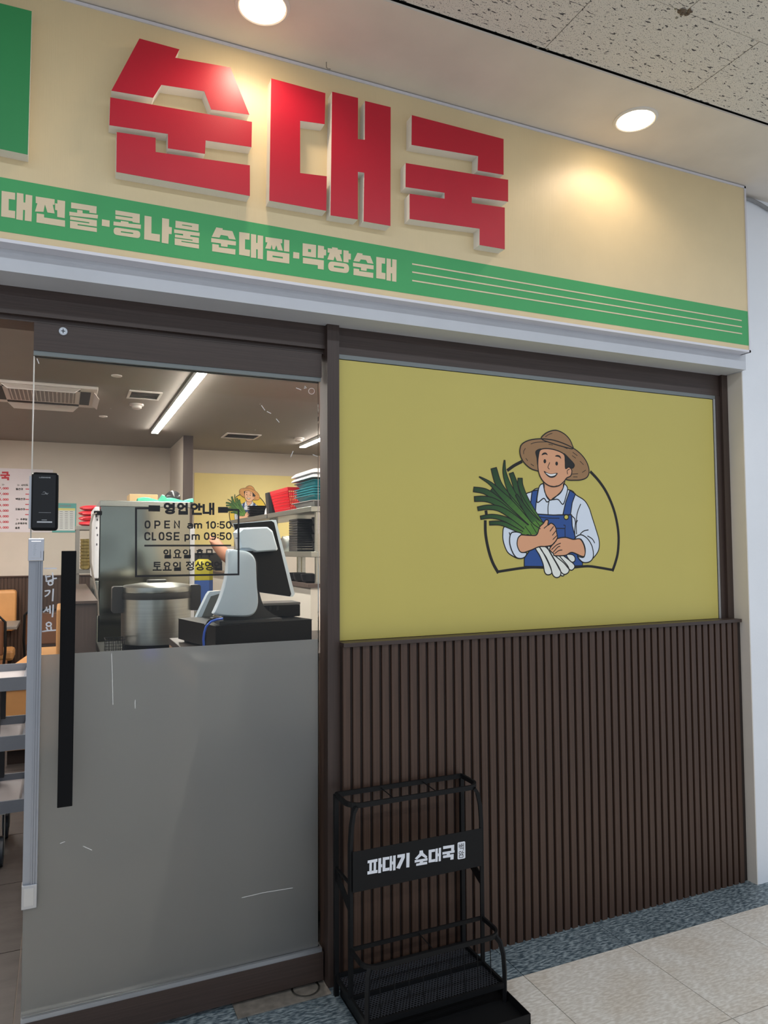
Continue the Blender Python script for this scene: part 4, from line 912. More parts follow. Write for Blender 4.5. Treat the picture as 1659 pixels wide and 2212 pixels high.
MB().box(-2.9, -1.22, 5.70, 6.01, .36, .47, .03).build('seat_cushion', tan, bk)
MB().box(-2.9, -1.24, 5.74, 6.20, 0, .359).build('plinth', mat('plinth_dark', (38, 24, 18), .6), bk)
tb = thing('dining_table', 'grey-topped dining table in front of the tan banquette', 'table', (-1.5, 5.3, 0))
MB().box(-1.95, -1.16, 4.98, 5.56, .735, .765, .004).build('tabletop', mat('table_grey', (128, 122, 116), .35), tb)
MB().box(-1.62, -1.54, 5.23, 5.31, .02, .735).build('pedestal', black_m, tb); MB().box(-1.78, -1.38, 5.07, 5.47, 0, .02, .004).build('foot_plate', black_m, tb)
def chair(cx, cy, label):
    t = thing('dining_chair', label, 'chair', (cx, cy, 0), 'brown leather dining chairs')
    lea = mat('brown_leather', (112, 72, 46), .5, var=.08)
    MB().box(cx - .21, cx + .21, cy - .20, cy + .20, .42, .47, .015).build('seat', lea, t)
    MB().box(cx - .20, cx + .20, cy - .215, cy - .185, .56, .855, .012).build('backrest', lea, t)
    for sx in (-1, 1):
        m = MB(); m.tube([(cx + sx * .195, cy + .18, .419), (cx + sx * .20, cy + .19, 0)], .011, 10); m.build('leg', black_m, t, smooth=True)
        m = MB(); m.tube([(cx + sx * .195, cy - .18, .419), (cx + sx * .20, cy - .21, 0)], .011, 10); m.build('leg', black_m, t, smooth=True)
    m = MB(); m.tube([(cx - .20, cy - .20, .42), (cx - .215, cy - .222, .60), (cx - .212, cy - .225, .84), (cx - .17, cy - .228, .885), (cx + .17, cy - .228, .885), (cx + .212, cy - .225, .84), (cx + .215, cy - .222, .60), (cx + .20, cy - .20, .42)], .011, 10); m.build('back_frame', black_m, t, smooth=True)
chair(-1.44, 4.80, 'brown leather chair with black tube frame at the grey table')
chair(-.90, 5.45, 'brown leather chair with black tube frame behind the tan bench')

# ---- utility cart
ct_ = thing('utility_cart', 'grey three-shelf plastic utility cart parked inside the doorway', 'cart', (-1.3, 1.65, 0))
tray_m = mat('cart_grey', (106, 112, 122), .45, var=.04); trayin = mat('cart_shelf_grey', (168, 164, 166), .45)
cx0, cx1, cy0, cy1 = -1.75, -.945, 1.47, 1.93
for z0, z1 in ((.795, .855), (.525, .590), (.245, .300)):
    m = MB(); w = .012
    m.prism([(cx0, cy0, z0), (cx1, cy0, z0), (cx1, cy1, z0), (cx0, cy1, z0)], (0, 0, z1 - z0), [[(cx0 + w, cy0 + w, z0), (cx1 - w, cy0 + w, z0), (cx1 - w, cy1 - w, z0), (cx0 + w, cy1 - w, z0)]])
    tr = m.build('shelf_tray', tray_m, ct_)
    MB().box(cx0 + w, cx1 - w, cy0 + w, cy1 - w, z0 + .018, z0 + .024).build('tray_floor', trayin, tr)
for x in (-1.07, cx0 + .10):
    for y in (cy0 + .05, cy1 - .05):
        m = MB(); m.box(x - .018, x + .018, y - .018, y + .018, .30, .525); m.box(x - .018, x + .018, y - .018, y + .018, .59, .795); m.build('upright', mat('cart_dark', (44, 46, 50), .5), ct_)
        wx = x + .03; m = MB(); m.box(wx - .017, wx - .014, y - .02, y + .02, .05, .245); m.box(wx + .014, wx + .017, y - .02, y + .02, .05, .245); m.box(wx - .02, wx + .02, y - .03, y + .03, .235, .2449)
        cs = m.build('caster_fork', steel, ct_)
        m = MB(); m.loft([[(wx + dx, y + r * math.cos(2 * math.pi * k / 28), .064 + r * math.sin(2 * math.pi * k / 28)) for k in range(28)] for dx, r in ((-.013, .05), (-.012, .064), (.012, .064), (.013, .05))]); m.build('caster_wheel', mat('wheel_blue_black', (40, 46, 54), .5), cs, smooth=True)

# ---- kitchen: refrigerator and things on and near it
rf = thing('refrigerator', 'tall stainless steel refrigerator seen from its polished side', 'refrigerator', (-.27, 3.3, 0))
MB().box(-.567, .026, 3.0, 3.66, .09, 1.735).build('body', steel_mirror, rf)
MB().box(-.572, .030, 2.994, 3.665, 1.7355, 1.776, .003).build('top_cap', steel, rf)
dd = MB().box(-.606, -.573, 3.0, 3.66, 1.245, 1.732, .006).build('door', mat('fridge_white', (226, 226, 230), .4), rf)
MB().box(-.606, -.573, 3.0, 3.66, .12, 1.230, .006).build('door', steel, rf)
m = MB()
for k, (u, v) in enumerate(((.2, .1), (.5, .16), (.35, .3), (.6, .42), (.45, .58))): m.box(-.602 + u * .02, -.594 + u * .02, 2.9985, 2.9998, 1.70 - v * .4, 1.715 - v * .4)
m.build('note_print', mat('note_ink', (80, 80, 88), .6), dd)
for x in (-.55, 0.0): 
    for y in (3.03, 3.62): MB().lathe(x, y, [(.02, 0), (.02, .09)], 12).build('foot', dark_plastic, rf)
MB().box(.032, .066, 3.02, 3.60, .9, 1.60).build('side_board', mat('board_white', (208, 206, 206), .5), rf)
m = MB(); m.tube([at(x, y, 2.96) for x, y in ((209, 1108), (201, 1112), (196, 1130), (195, 1165), (196, 1215), (200, 1240), (206, 1270), (211, 1296), (212, 1330))], .007, 8)
t = thing('power_cable', 'grey power cable hanging in front of the refrigerator door', 'cable', at(212, 1330, 2.96))
m2 = MB(); m2.v = m.v; m2.f = m.f; m2.c = m.c; m2.build('cord', mat('cord_grey', (132, 124, 116), .5), t, smooth=True)
p = at(213, 1108, 2.97); MB().box(p.x - .03, p.x + .022, 2.955, 2.99, p.z - .014, p.z + .014, .004).build('plug', gloss_black, t)
TZ = 1.7765
a, b_ = at(279, 1086, 3.35), at(340, 1069, 3.35)
t = thing('cardboard_box', 'flat brown cardboard box on top of the refrigerator', 'box', ((a.x + b_.x) / 2, 3.4, TZ))
MB().box(a.x, b_.x, 3.32, 3.56, TZ, b_.z, .002).build('carton', mat('cardboard', (204, 172, 128), .7, var=.06), t)
m = MB()
for k in range(3): text_box(m, '백암순'[k], 306 + k * 5.5, 1076, 310 + k * 5.5, 1080, lambda x, y: at(x, y, 3.3195), .004, NF)
m.build('box_print', mat('box_ink', (110, 86, 66), .6), t)
def blob(mb, c, rx, ry, rz, seed, n=18, amp=.25, e=1):
    rnd = random.Random(seed); ph = [rnd.uniform(0, 6.28) for _ in range(6)]; rings = []
    for i in range(9):
        th_ = math.pi * (i + .35) / 8.7; r_ = []
        for k in range(n):
            a_ = 2 * math.pi * k / n; f = 1 + amp * (math.sin(3 * a_ + ph[0] + i) * .4 + math.sin(5 * a_ + ph[1] - i * .8) * .3 + math.sin(2 * a_ + ph[2]) * .3)
            r_.append((c[0] + rx * f * math.sin(th_) ** e * math.cos(a_), c[1] + ry * f * math.sin(th_) ** e * math.sin(a_), c[2] - rz * math.cos(th_)))
        rings.append(r_)
    mb.loft(rings); return mb
a, b_ = at(358, 1082, 3.45), at(392, 1061, 3.45)
m = blob(MB(), ((a.x + b_.x) / 2, 3.48, (TZ + b_.z) / 2 + .004), (b_.x - a.x) / 2, .06, (b_.z - TZ) / 2 + .001, 3, amp=.12)
tag(m.build('plastic_bag', mat('black_film', (52, 52, 54), .25), smooth=True), 'crumpled black plastic bag on top of the refrigerator', 'bag')
m = MB(); rnd = random.Random(4); rings = []
for i in range(26):
    u = i / 25; x = at(297, 1085, 3.06).x + u * (at(416, 1085, 3.06).x - at(297, 1085, 3.06).x)
    h = .012 + .022 * abs(math.sin(u * 7 + .6)) + (.032 if .38 < u < .52 else 0) * math.sin((u - .38) / .14 * math.pi)
    rings.append([(x, 3.02, TZ + .002), (x, 3.03, TZ + h * .8), (x, 3.08, TZ + h), (x, 3.15, TZ + h * .6), (x, 3.17, TZ + .002)])
m.loft(rings); tag(m.build('green_cloth', mat('green_fabric', (58, 172, 138), .6, var=.1), smooth=True), 'rumpled green cloth along the refrigerator top edge', 'cloth')

# shelf rack with bowls and bags
sk = thing('steel_rack', 'grey steel rack holding gold bowls left of the refrigerator', 'shelf', (-.53, 4.1, 0))
grey_steel = mat('grey_steel', (150, 146, 140), .45, .3)
rx0, rx1, ry0, ry1 = -.705, -.43, 3.95, 4.28
for x in (rx0, rx1):
    for y in (ry0, ry1): MB().box(x, x + .028, y - .028 if y == ry1 else y, y if y == ry1 else y + .028, 0, 1.60).build('post', grey_steel, sk)
for z in (1.60, 1.252, .80): MB().box(rx0 - .004, rx1 + .032, ry0 - .004, ry1 + .004, z, z + .030).build('shelf_board', grey_steel, sk)
gold = mat('gold_bowl', (206, 184, 116), .3, .6)
b0 = None
for s_, x in enumerate((-.630, -.545)):
    for k in range(9):
        z = 1.2825 + k * .0262
        if b0 is None:
            b0 = MB().lathe(0, 0, [(.026, 0), (.036, .010), (.040, .032), (.042, .033), (.038, .012), (.028, .004), (.001, .003)], 22).build('gold_bowl', gold, smooth=True); o = b0
        else:
            o = bpy.data.objects.new('gold_bowl', b0.data); C.objects.link(o)
        o.location = (x, 4.03, z + (.0002 * k)); tag(o, 'gold metal bowl nested in the %s stack on the steel rack, %s' % ('left' if s_ == 0 else 'right', ('lowest bowl', 'second from the bottom', 'third from the bottom', 'fourth from the bottom', 'middle bowl', 'fourth from the top', 'third from the top', 'second from the top', 'topmost bowl')[k]), 'bowl', 'gold bowls on the steel rack')
redbag = mat('red_film', (214, 52, 62), .3, var=.15, vscale=(30, 30, 30))
for k in range(4):
    z = 1.6305 + .021 + k * .0425
    m = blob(MB(), (-.572, 4.08, z), .118 - .004 * k, .10, .0212, 20 + k, amp=.14, e=.4)
    tag(m.build('red_plastic_bag', redbag, smooth=True), 'folded red plastic bag bundle on the steel rack, %s of the pile' % ('bottom one', 'second from bottom', 'third from bottom', 'top one')[k], 'bag', 'red bag bundles')
# ---- kitchen work counter with rice cooker
kc = thing('kitchen_counter', 'dark kitchen counter carrying the large rice cooker', 'counter', (-.1, 1.8, 0))
MB().box(-.615, .58, 1.36, 2.25, .86, .905, .004).build('worktop', mat('worktop_black', (30, 30, 31), .35), kc)
MB().box(-.60, .57, 1.40, 2.22, .08, .8599).build('cabinet', steel, kc); MB().box(-.58, .55, 1.46, 2.18, 0, .0799).build('plinth', dark_plastic, kc)
CX, CY, CZ0 = at(337, 1390, 1.75).x, 1.75, .9055
rc = thing('rice_cooker', 'large stainless steel rice cooker with black handles on the counter', 'rice cooker', (CX, CY, CZ0))
MB().lathe(CX, CY, [(.150, CZ0), (.166, CZ0 + .004), (.170, CZ0 + .028), (.172, CZ0 + .045)], 48).build('base_ring', gloss_black, rc, smooth=True)
z1 = at(337, 1296, 1.58).z
MB().lathe(CX, CY, [(.1735, CZ0 + .045), (.176, CZ0 + .06), (.178, z1)], 64).build('body', steel, rc, smooth=True)
MB().lathe(CX, CY, [(.180, z1), (.183, z1 + .012), (.182, z1 + .032), (.175, z1 + .034)], 64).build('collar', dark_plastic, rc, smooth=True)
MB().lathe(CX, CY, [(.178, z1 + .0345), (.180, z1 + .045), (.178, z1 + .062), (.165, z1 + .070), (.09, z1 + .080), (.02, z1 + .083)], 64).build('lid', steel, rc, smooth=True)
MB().box(CX - .05, CX + .05, CY - .016, CY + .016, z1 + .083, z1 + .098, .006).build('lid_grip', dark_plastic, rc)
for s in (-1, 1):
    m = MB(); hx = CX + s * .195
    m.loft([rrect(hx - .030, hx + .030, z1 - .07, z1 + .066, .012, CY - .045), rrect(hx - .030, hx + .030, z1 - .07, z1 + .066, .012, CY + .045)]); m.build('handle', dark_plastic, rc, smooth=True)
MB().box(CX - .065, CX - .02, CY - .179, CY - .168, CZ0 + .008, CZ0 + .020).build('blue_glow_strip', mat('blue_glow', (30, 60, 220), .4, emit=3.0, ecol=(36, 60, 255)), rc, label='glowing blue strip at the cooker base')  # emissive strip added for the blue glow at the cooker base
# black basket beside it
kb = thing('wire_basket', 'small black wire basket beside the rice cooker', 'basket', (-.555, 1.62, .9055))
for k in range(6):
    x = -.598 + k * .017
    m = MB(); m.tube([(x, 1.56, .99), (x, 1.565, .909), (x, 1.675, .909), (x, 1.68, .99)], .0016, 6); m.build('wire', black_m, kb)
m = MB(); m.tube([(-.60, 1.558, .99), (-.51, 1.558, .99), (-.51, 1.682, .99), (-.60, 1.682, .99)], .003, 6, closed=True); m.build('rim_wire', black_m, kb)
for z in (.93, .96):
    m = MB(); m.tube([(-.60, 1.56, z), (-.51, 1.56, z), (-.51, 1.68, z), (-.60, 1.68, z)], .0016, 6, closed=True); m.build('wire', black_m, kb)

# ---- point of sale corner just inside the door
pc = thing('cashier_counter', 'brown cashier counter just inside the glass door', 'counter', (.1, .65, 0))
MB().box(-.358, .70, .36, 1.10, 1.012, 1.040, .002).build('countertop', mat('counter_dark', (62, 54, 50), .4), pc)
MB().box(-.350, .69, .40, 1.08, .06, 1.0119).build('body', hwm, pc); MB().box(-.33, .67, .44, 1.04, 0, .0599).build('plinth', dark_plastic, pc)
MB().box(-.3585, -.3505, .37, 1.09, .93, 1.0118).build('end_panel', mat('pale_wood', (150, 122, 98), .5, var=.1, vscale=(4, 4, 80)), pc)
dz0, dz1 = 1.0405, 1.1400
dw = thing('cash_drawer', 'black metal cash drawer under the sales terminal', 'cash drawer', (-.05, .77, dz0))
P0, P1 = Vector((-.255, .56)), Vector((.165, .650)); e1 = (P1 - P0).normalized(); e2 = Vector((-e1.y, e1.x)); P0 = P0 + Vector((0, 0))
fc = [P0, P0 + e1 * .43, P0 + e1 * .43 + e2 * .40, P0 + e2 * .40]
MB().prism([(p.x, p.y, dz0 + .012) for p in fc], (0, 0, dz1 - dz0 - .014)).build('case', gloss_black, dw)
fl2 = [P0 - e1 * .002 - e2 * .002, P0 + e1 * .432 - e2 * .002, P0 + e1 * .432 + e2 * .402, P0 - e1 * .002 + e2 * .402]
MB().prism([(p.x, p.y, dz1 - .002) for p in fl2], (0, 0, .002)).build('top_plate', gloss_black, dw)
for k, (u, v) in enumerate(((.03, .03), (.40, .03), (.03, .37), (.40, .37))):
    q = P0 + e1 * u + e2 * v; MB().lathe(q.x, q.y, [(.014, dz0), (.014, dz0 + .012)], 12).build('foot', dark_plastic, dw)
G = crop(360, 960, 4.608)
def gp(pts, Y): return [at(*G(*q), Y) for q in pts]
ps = thing('sales_terminal', 'pale blue and black sales terminal turned with its back to the door', 'terminal', (-.1, .68, dz1))
# pedestal: shell towards the door, dark body behind, standing foot
shell = spline([(612, 1052), (700, 1050), (790, 1062), (850, 1095), (884, 1160), (890, 1260), (897, 1400), (908, 1540), (902, 1620), (872, 1680), (815, 1712), (700, 1716), (560, 1710), (468, 1692), (478, 1650), (530, 1530), (570, 1400), (592, 1290), (604, 1180)], True, 4)
w = gp(shell, .64)
cen = sum(w, Vector()) / len(w)
m = MB(); m.loft([[cen + (p - cen) * .94 + Vector((0, -.012, 0)) for p in w], [cen + (p - cen) * .985 + Vector((0, -.007, 0)) for p in w], w, [p + Vector((0, .035, 0)) for p in w]]); m.build('pedestal_cover', pale_blue, ps, smooth=True)
body_ = spline([(640, 1060), (800, 1060), (868, 1100), (900, 1180), (905, 1350), (930, 1500), (975, 1620), (1060, 1690), (1110, 1716), (1080, 1746), (800, 1762), (640, 1764), (560, 1745), (600, 1500), (625, 1250)], True, 4)
zmin = dz1 + .0006
wb = [Vector((p.x, p.y, max(p.z, zmin))) for p in gp(body_, .676)]
MB().prism(wb, (0, .085, 0)).build('pedestal_body', mat('charcoal_plastic', (40, 42, 44), .35), ps)
MB().prism([(wb[0].x - .06, .60, zmin), (wb[0].x + .20, .62, zmin), (wb[0].x + .20, .80, zmin), (wb[0].x - .06, .80, zmin)], (0, 0, .012)).build('foot_plate', mat('charcoal_plastic', (40, 42, 44), .35), ps)
# tilted screen slab
def slab(pts, Yt, Yb, zt, zb, thick):
    out = []
    for q in pts:
        a_ = at(*G(*q), Yt); t_ = (zt - a_.z) / (zt - zb); Yq = Yt + (Yb - Yt) * t_; out.append(at(*G(*q), Yq))
    return out, Vector((0, thick, 0))
q, d = slab([(668, 792), (1044, 762), (1070, 778), (1240, 1490), (1228, 1514), (930, 1472), (905, 1450)], .73, .66, 1.555, 1.25, .012)
sc_ = MB().prism(q, d).build('screen_back', gloss_black, ps)
q2, d2 = slab([(664, 788), (1050, 752), (1090, 752), (1276, 1490), (1258, 1516), (1226, 1516), (930, 1474), (900, 1450)], .742, .672, 1.555, 1.25, .022)
MB().prism([p + Vector((0, .001, 0)) for p in q2], d2).build('screen_bezel', pale_blue, ps)
q3, _ = slab([(664, 880), (716, 832), (850, 824), (985, 820), (1035, 862), (1088, 1046), (1076, 1062), (868, 1076), (780, 1040), (700, 1040)], .715, .66, 1.555, 1.25, 0)
c3 = sum(q3, Vector()) / len(q3)
m = MB(); m.loft([[c3 + (p - c3) * .86 + Vector((0, -.052, 0)) for p in q3], [c3 + (p - c3) * .95 + Vector((0, -.044, 0)) for p in q3], q3, [p + Vector((0, .012, 0)) for p in q3]]); hood = m.build('rear_hood', pale_blue, ps, smooth=True)
m = MB(); ribbon(m, [p for p in gp([(690, 934), (925, 934)], .655)], .004, NF); 
a = at(*G(690, 934), .650); b_ = at(*G(925, 934), .650); MB().box(a.x, b_.x, .655, .664, a.z - .002, a.z + .002).build('hood_seam', mat('seam_grey', (128, 140, 150), .5), hood)
a = at(*G(735, 1062), .66); b_ = at(*G(868, 1010), .66); MB().box(a.x, b_.x, .662, .690, a.z, b_.z, .005).build('hinge_block', pale_blue, ps)
a = at(*G(770, 1080), .66); b_ = at(*G(865, 1040), .66); MB().box(a.x, b_.x, .668, .70, a.z - .02, b_.z, .003).build('hinge_neck', gloss_black, ps)
# receipt printer
a, b_ = at(*G(965, 1552), .80), at(*G(1352, 1732), .80)
pr = thing('receipt_printer', 'small black receipt printer behind the sales terminal', 'printer', ((a.x + b_.x) / 2, .88, dz1))
px0, px1, pz1 = a.x, b_.x - .01, at(*G(1345, 1575), .80).z
MB().box(px0, px1, .80, .935, dz1 + .0005, pz1 - .008, .004).build('case', gloss_black, pr)
MB().prism([(px0, .80, pz1 - .0075), (px1, .80, pz1 - .0075), (px1, .935, pz1 - .0075), (px0, .935, pz1 - .0075)], (0, 0, .010)).build('lid', mat('printer_lid', (92, 92, 92), .3), pr)
for k in (0.18, .38):
    x = px0 + k * (px1 - px0); MB().box(x - .008, x + .008, .7985, .80, dz1 + .028, dz1 + .050, .003).build('port', mat('port_black', (6, 6, 6), .6), pr)
# card terminal
kt = thing('card_terminal', 'pale blue slanted card payment tablet left of the cash drawer', 'card terminal', (-.2, 1.0, 1.0405))
q = gp([(200, 1925), (240, 1950), (300, 1955), (560, 1560), (548, 1456), (430, 1466), (405, 1500)], 1.0)
q = [Vector((p.x, p.y, max(p.z, 1.0405))) for p in q]
MB().prism(q, (0, .05, 0)).build('housing', pale_blue, kt)
MB().prism(gp([(345, 1730), (440, 1512), (545, 1480), (520, 1640), (400, 1760)], .9985), (0, .001, 0)).build('screen', mat('tablet_grey', (112, 116, 114), .25), kt)
# cables
m = MB(); m.tube([at(*G(*q), .545) for q in ((560, 1735), (500, 1742), (440, 1765), (395, 1810), (375, 1870), (366, 1940), (372, 2010), (374, 2060))], .0045, 8)
tag(m.build('blue_cable', mat('cable_blue', (52, 96, 204), .4), smooth=True), 'blue network cable hanging over the cash drawer edge', 'cable')
m = MB(); m.tube([at(*G(*q), .552) for q in ((545, 1722), (480, 1730), (420, 1758), (385, 1800), (388, 1870), (384, 1950), (386, 2050))], .004, 8)
tag(m.build('black_cable', gloss_black, smooth=True), 'black cable hanging beside the blue network cable', 'cable')

# ---- kitchen side: half wall, steel shelves, stored things
KX = .62
hw2 = struct('wall_pass', MB().box(KX, KX + .10, 2.05, 5.6, 0, 1.195), mat('pass_cream', (222, 214, 202), .6), 'cream half wall in front of the kitchen pass', 'wall')
MB().box(KX - .02, KX + .12, 2.04, 5.6, 1.1955, 1.218).build('sill_board', hwm, hw2)
def rack(y0, y1, label):
    t = thing('kitchen_shelf', label, 'shelf', (.80, (y0 + y1) / 2, 1.2185))
    x0, x1 = .625, .985
    for z in (1.672, 1.385): MB().box(x0, x1, y0, y1, z, z + .036, .003).build('shelf_board', steel, t)
    for x in (x0 + .04, x1 - .10):
        for y in (y0 + .02, y1 - .05):
            MB().box(x, x + .028, y, y + .028, 1.2185, 1.3849).box(x, x + .028, y, y + .028, 1.4212, 1.6719).build('post', steel, t)
rack(2.06, 3.12, 'near stainless steel kitchen shelf holding teal trays')
rack(3.16, 4.50, 'far stainless steel kitchen shelf holding black plates')
S1, S0 = 1.7085, 1.4215
# red basket
y0, y1 = 2.66, 3.06; x0, x1 = .675, .93
rb = thing('red_basket', 'red perforated plastic basket on the upper kitchen shelf', 'basket', (.80, 2.86, S1))
redp = mat('red_plastic', (206, 26, 40), .35)
def bask(z, g_): return [(x0 - g_, y0 - g_, z), (x1 + g_, y0 - g_, z), (x1 + g_, y1 + g_, z), (x0 - g_, y1 + g_, z)]
m = MB(); m.loft([bask(S1 + .012, .004), bask(S1, 0), bask(S1, -.01)], cap=True); m.build('bottom', redp, rb)
m = MB(); m.loft([bask(S1 + .140, .034), bask(S1 + .165, .038), bask(S1 + .165, .030), bask(S1 + .140, .028)], cap=False); m.loft([bask(S1 + .140, .034), bask(S1 + .140, .028)], cap=False); m.build('rim', redp, rb)
for side in range(4):
    m = MB(); lo, hi = bask(S1 + .006, .002), bask(S1 + .142, .031)
    a_, b__ = Vector(lo[side]), Vector(lo[(side + 1) % 4]); c_, d_ = Vector(hi[side]), Vector(hi[(side + 1) % 4]); nn = 22
    for k in range(nn + 1):
        t_ = k / nn; m.tube([a_.lerp(b__, t_), c_.lerp(d_, t_)], .0035, 4)
    for v in (.12, .3, .45, .6, .75, .9): m.tube([a_.lerp(c_, v), b__.lerp(d_, v)], .0035, 4)
    m.build('lattice_side', redp, rb)['kind'] = 'stuff'
# trays
def tray(name, lx, ly, h, mtl):
    w = .006
    def r(g_, z): return rr2(lx / 2 + g_, ly / 2 + g_, .02, z)
    m = MB(); m.loft([r(-.030, .004), r(-.006, h), r(.010, h), r(.010, h - .004), r(-.002, h - .004), r(-.028, 0)], cap=True)
    return m
def rr2(hx, hy, r, z, k=3):
    p = []
    for cx, cy, a in ((hx - r, hy - r, 0), (-hx + r, hy - r, 90), (-hx + r, -hy + r, 180), (hx - r, -hy + r, 270)):
        p += [(cx + r * math.cos(math.radians(a + 90 * t / k)), cy + r * math.sin(math.radians(a + 90 * t / k)), z) for t in range(k + 1)]
    return p
teal = mat('teal_plastic', (42, 138, 148), .35); wht = mat('white_plastic', (226, 226, 228), .4); gry = mat('grey_plastic', (150, 148, 146), .45)
TXc, TYc = .815, 2.32
o = tray('t', .33, .46, .040, gry).build('food_tray', gry, smooth=True); o.location = (TXc, TYc, S1 + .0003); tag(o, 'grey tray at the bottom of the tray pile on the shelf', 'tray', 'trays on the kitchen shelf')
tm = None; z = S1 + .042
for k in range(5):
    if tm is None: o = tray('t', .30, .42, .040, teal).build('food_tray', teal, smooth=True); tm = o.data
    else: o = bpy.data.objects.new('food_tray', tm); C.objects.link(o)
    o.location = (TXc, TYc, z + k * .0165 + (.026 if k == 4 else 0)); tag(o, 'teal plastic tray, %s of the teal trays piled on the shelf' % ('lowest', 'second from bottom', 'middle one', 'fourth from bottom', 'topmost')[k], 'tray', 'trays on the kitchen shelf')
z += 5 * .0165 + .062
for k in range(2):
    m = MB(); m.loft([rr2(.175, .24, .02, 0), rr2(.175, .24, .02, .006), rr2(.15, .215, .02, .028), rr2(.135, .20, .02, .030)]); o = m.build('tray_lid', wht, smooth=True)
    o.location = (TXc, TYc, z + k * .030 + .0002); tag(o, 'white plastic lid, %s of two on top of the teal trays' % ('lower', 'upper')[k], 'lid', 'white lids on the tray pile')
# black crockery
blk = mat('black_melamine', (30, 31, 34), .3)
dm = None
for k in range(7):
    if dm is None: o = MB().lathe(0, 0, [(.06, 0), (.10, .006), (.125, .016), (.125, .019), (.098, .010), (.001, .006)], 26).build('black_plate', blk, smooth=True); dm = o.data
    else: o = bpy.data.objects.new('black_plate', dm); C.objects.link(o)
    o.location = (.80, 3.98, S1 + .0003 + k * .0145); tag(o, 'black plate stacked on the far kitchen shelf, %s' % ('lowest of the stack', 'second from the bottom', 'third from the bottom', 'middle of the stack', 'third from the top', 'second from the top', 'topmost of the stack')[k], 'plate', 'black plates on the far shelf')
m = MB(); m.loft([rr2(.055, .055, .02, 0), rr2(.065, .065, .02, .17), rr2(.060, .060, .02, .17), rr2(.05, .05, .02, .01)], cap=True); o = m.build('black_canister', blk, smooth=True); o.location = (.72, 3.26, S1 + .0003); tag(o, 'black plastic canister beside the red basket', 'canister')
m = MB(); m.loft([rr2(.06, .05, .01, 0), rr2(.05, .045, .01, .06), rr2(.02, .03, .01, .11)]); o = m.build('napkin_packet', wht); o.location = (.78, 3.55, S1 + .0003); tag(o, 'white paper packet between black plates and canister', 'packet')
bm_ = None
for c in range(2):
    for k in range(4):
        if bm_ is None: o = MB().lathe(0, 0, [(.035, 0), (.058, .012), (.068, .045), (.070, .056), (.066, .056), (.054, .016), (.001, .008)], 26).build('black_bowl', blk, smooth=True); bm_ = o.data
        else: o = bpy.data.objects.new('black_bowl', bm_); C.objects.link(o)
        o.location = (.785, 2.16 + c * .155, S0 + .0003 + k * .0567); tag(o, 'black bowl in the %s stack on the lower kitchen shelf, %s' % (('near', 'second')[c], ('lowest', 'second from bottom', 'third from bottom', 'topmost')[k]), 'bowl', 'black bowls on the lower shelf')
lm = None
for k in range(13):
    if lm is None: o = MB().box(-.085, .085, -.10, .10, 0, .015, .003).build('lunch_container', blk); lm = o.data
    else: o = bpy.data.objects.new('lunch_container', lm); C.objects.link(o)
    o.location = (.735, 2.53, S0 + .0003 + k * .0172); tag(o, 'flat black lunch container piled behind the black bowls, ' + ('lowest of the pile', 'second from the bottom', 'third from the bottom', 'fourth from the bottom', 'fifth from the bottom', 'sixth from the bottom', 'middle of the pile', 'sixth from the top', 'fifth from the top', 'fourth from the top', 'third from the top', 'second from the top', 'topmost of the pile')[k], 'container', 'black containers on the lower shelf')
for k in range(3):
    o = bpy.data.objects.new('black_bowl', bm_); C.objects.link(o); o.location = (.68, 2.22 + k * .17, 1.2182); tag(o, 'black bowl on the half wall sill, %s' % ('nearest of three', 'middle of three', 'farthest of three')[k], 'bowl', 'black bowls on the sill')
o = MB().lathe(0, 0, [(.05, 0), (.055, .02), (.055, .10), (.05, .11)], 24).build('steel_pot', steel, smooth=True); o.location = (.72, 2.86, S0 + .0003); tag(o, 'small steel pot on the lower kitchen shelf', 'pot')
m = MB(); m.box(-.07, .07, -.09, .09, 0, .10, .004); o = m.build('red_crate', mat('dark_red_plastic', (122, 28, 32), .4)); o.location = (.74, 3.30, S0 + .0003); tag(o, 'dark red box on the lower kitchen shelf', 'box')
# range against the back wall, sack beside the pass
rg = thing('cooking_range', 'dark kitchen range along the back wall under the poster', 'stove', (.75, 5.95, 0))
MB().box(.45, .86, 5.72, 6.2, 0, .92).build('range_body', steel, rg); MB().box(.45, .86, 5.70, 6.2, .9201, .96).build('hob', gloss_black, rg); MB().box(.45, .86, 6.02, 6.2, .9601, 1.40).build('back_guard', mat('range_black', (44, 42, 42), .5), rg)
stb = thing('prep_table', 'steel prep table behind the refrigerator', 'table', (.42, 4.5, 0))
MB().box(.16, .58, 4.25, 4.78, .86, .90, .003).build('tabletop', steel, stb)
for x in (.18, .54):
    for y in (4.27, 4.74): MB().box(x, x + .025, y, y + .025, 0, .8599).build('leg', steel, stb)
a, b_ = at(421, 1262, 4.4), at(460, 1207, 4.4)
sb = thing('produce_sack', 'yellow and blue printed sack standing on the prep table', 'sack', ((a.x + b_.x) / 2, 4.45, .9005))
m = MB(); sx_ = (a.x + b_.x) / 2; hw_ = (b_.x - a.x) / 2; m.loft([[(sx_ + dx * hw_, 4.45 + dy * .09, z) for dx, dy in ((-1, -.6), (-.5, -1), (.5, -1), (1, -.6), (1, .6), (.5, 1), (-.5, 1), (-1, .6))] for z in (.9005, 1.0, 1.16)]); m.build('sack_body', mat('sack_blue', (58, 92, 160), .5), sb, smooth=True)
m = MB(); m.loft([[(sx_ + dx * hw_ * f, 4.45 + dy * .09 * f, z) for dx, dy in ((-1, -.6), (-.5, -1), (.5, -1), (1, -.6), (1, .6), (.5, 1), (-.5, 1), (-1, .6))] for z, f in ((1.1605, 1), (1.27, 1), (1.33, .8), (1.35, .5))]); m.build('sack_top', mat('sack_yellow', (170, 160, 40), .5), sb, smooth=True)

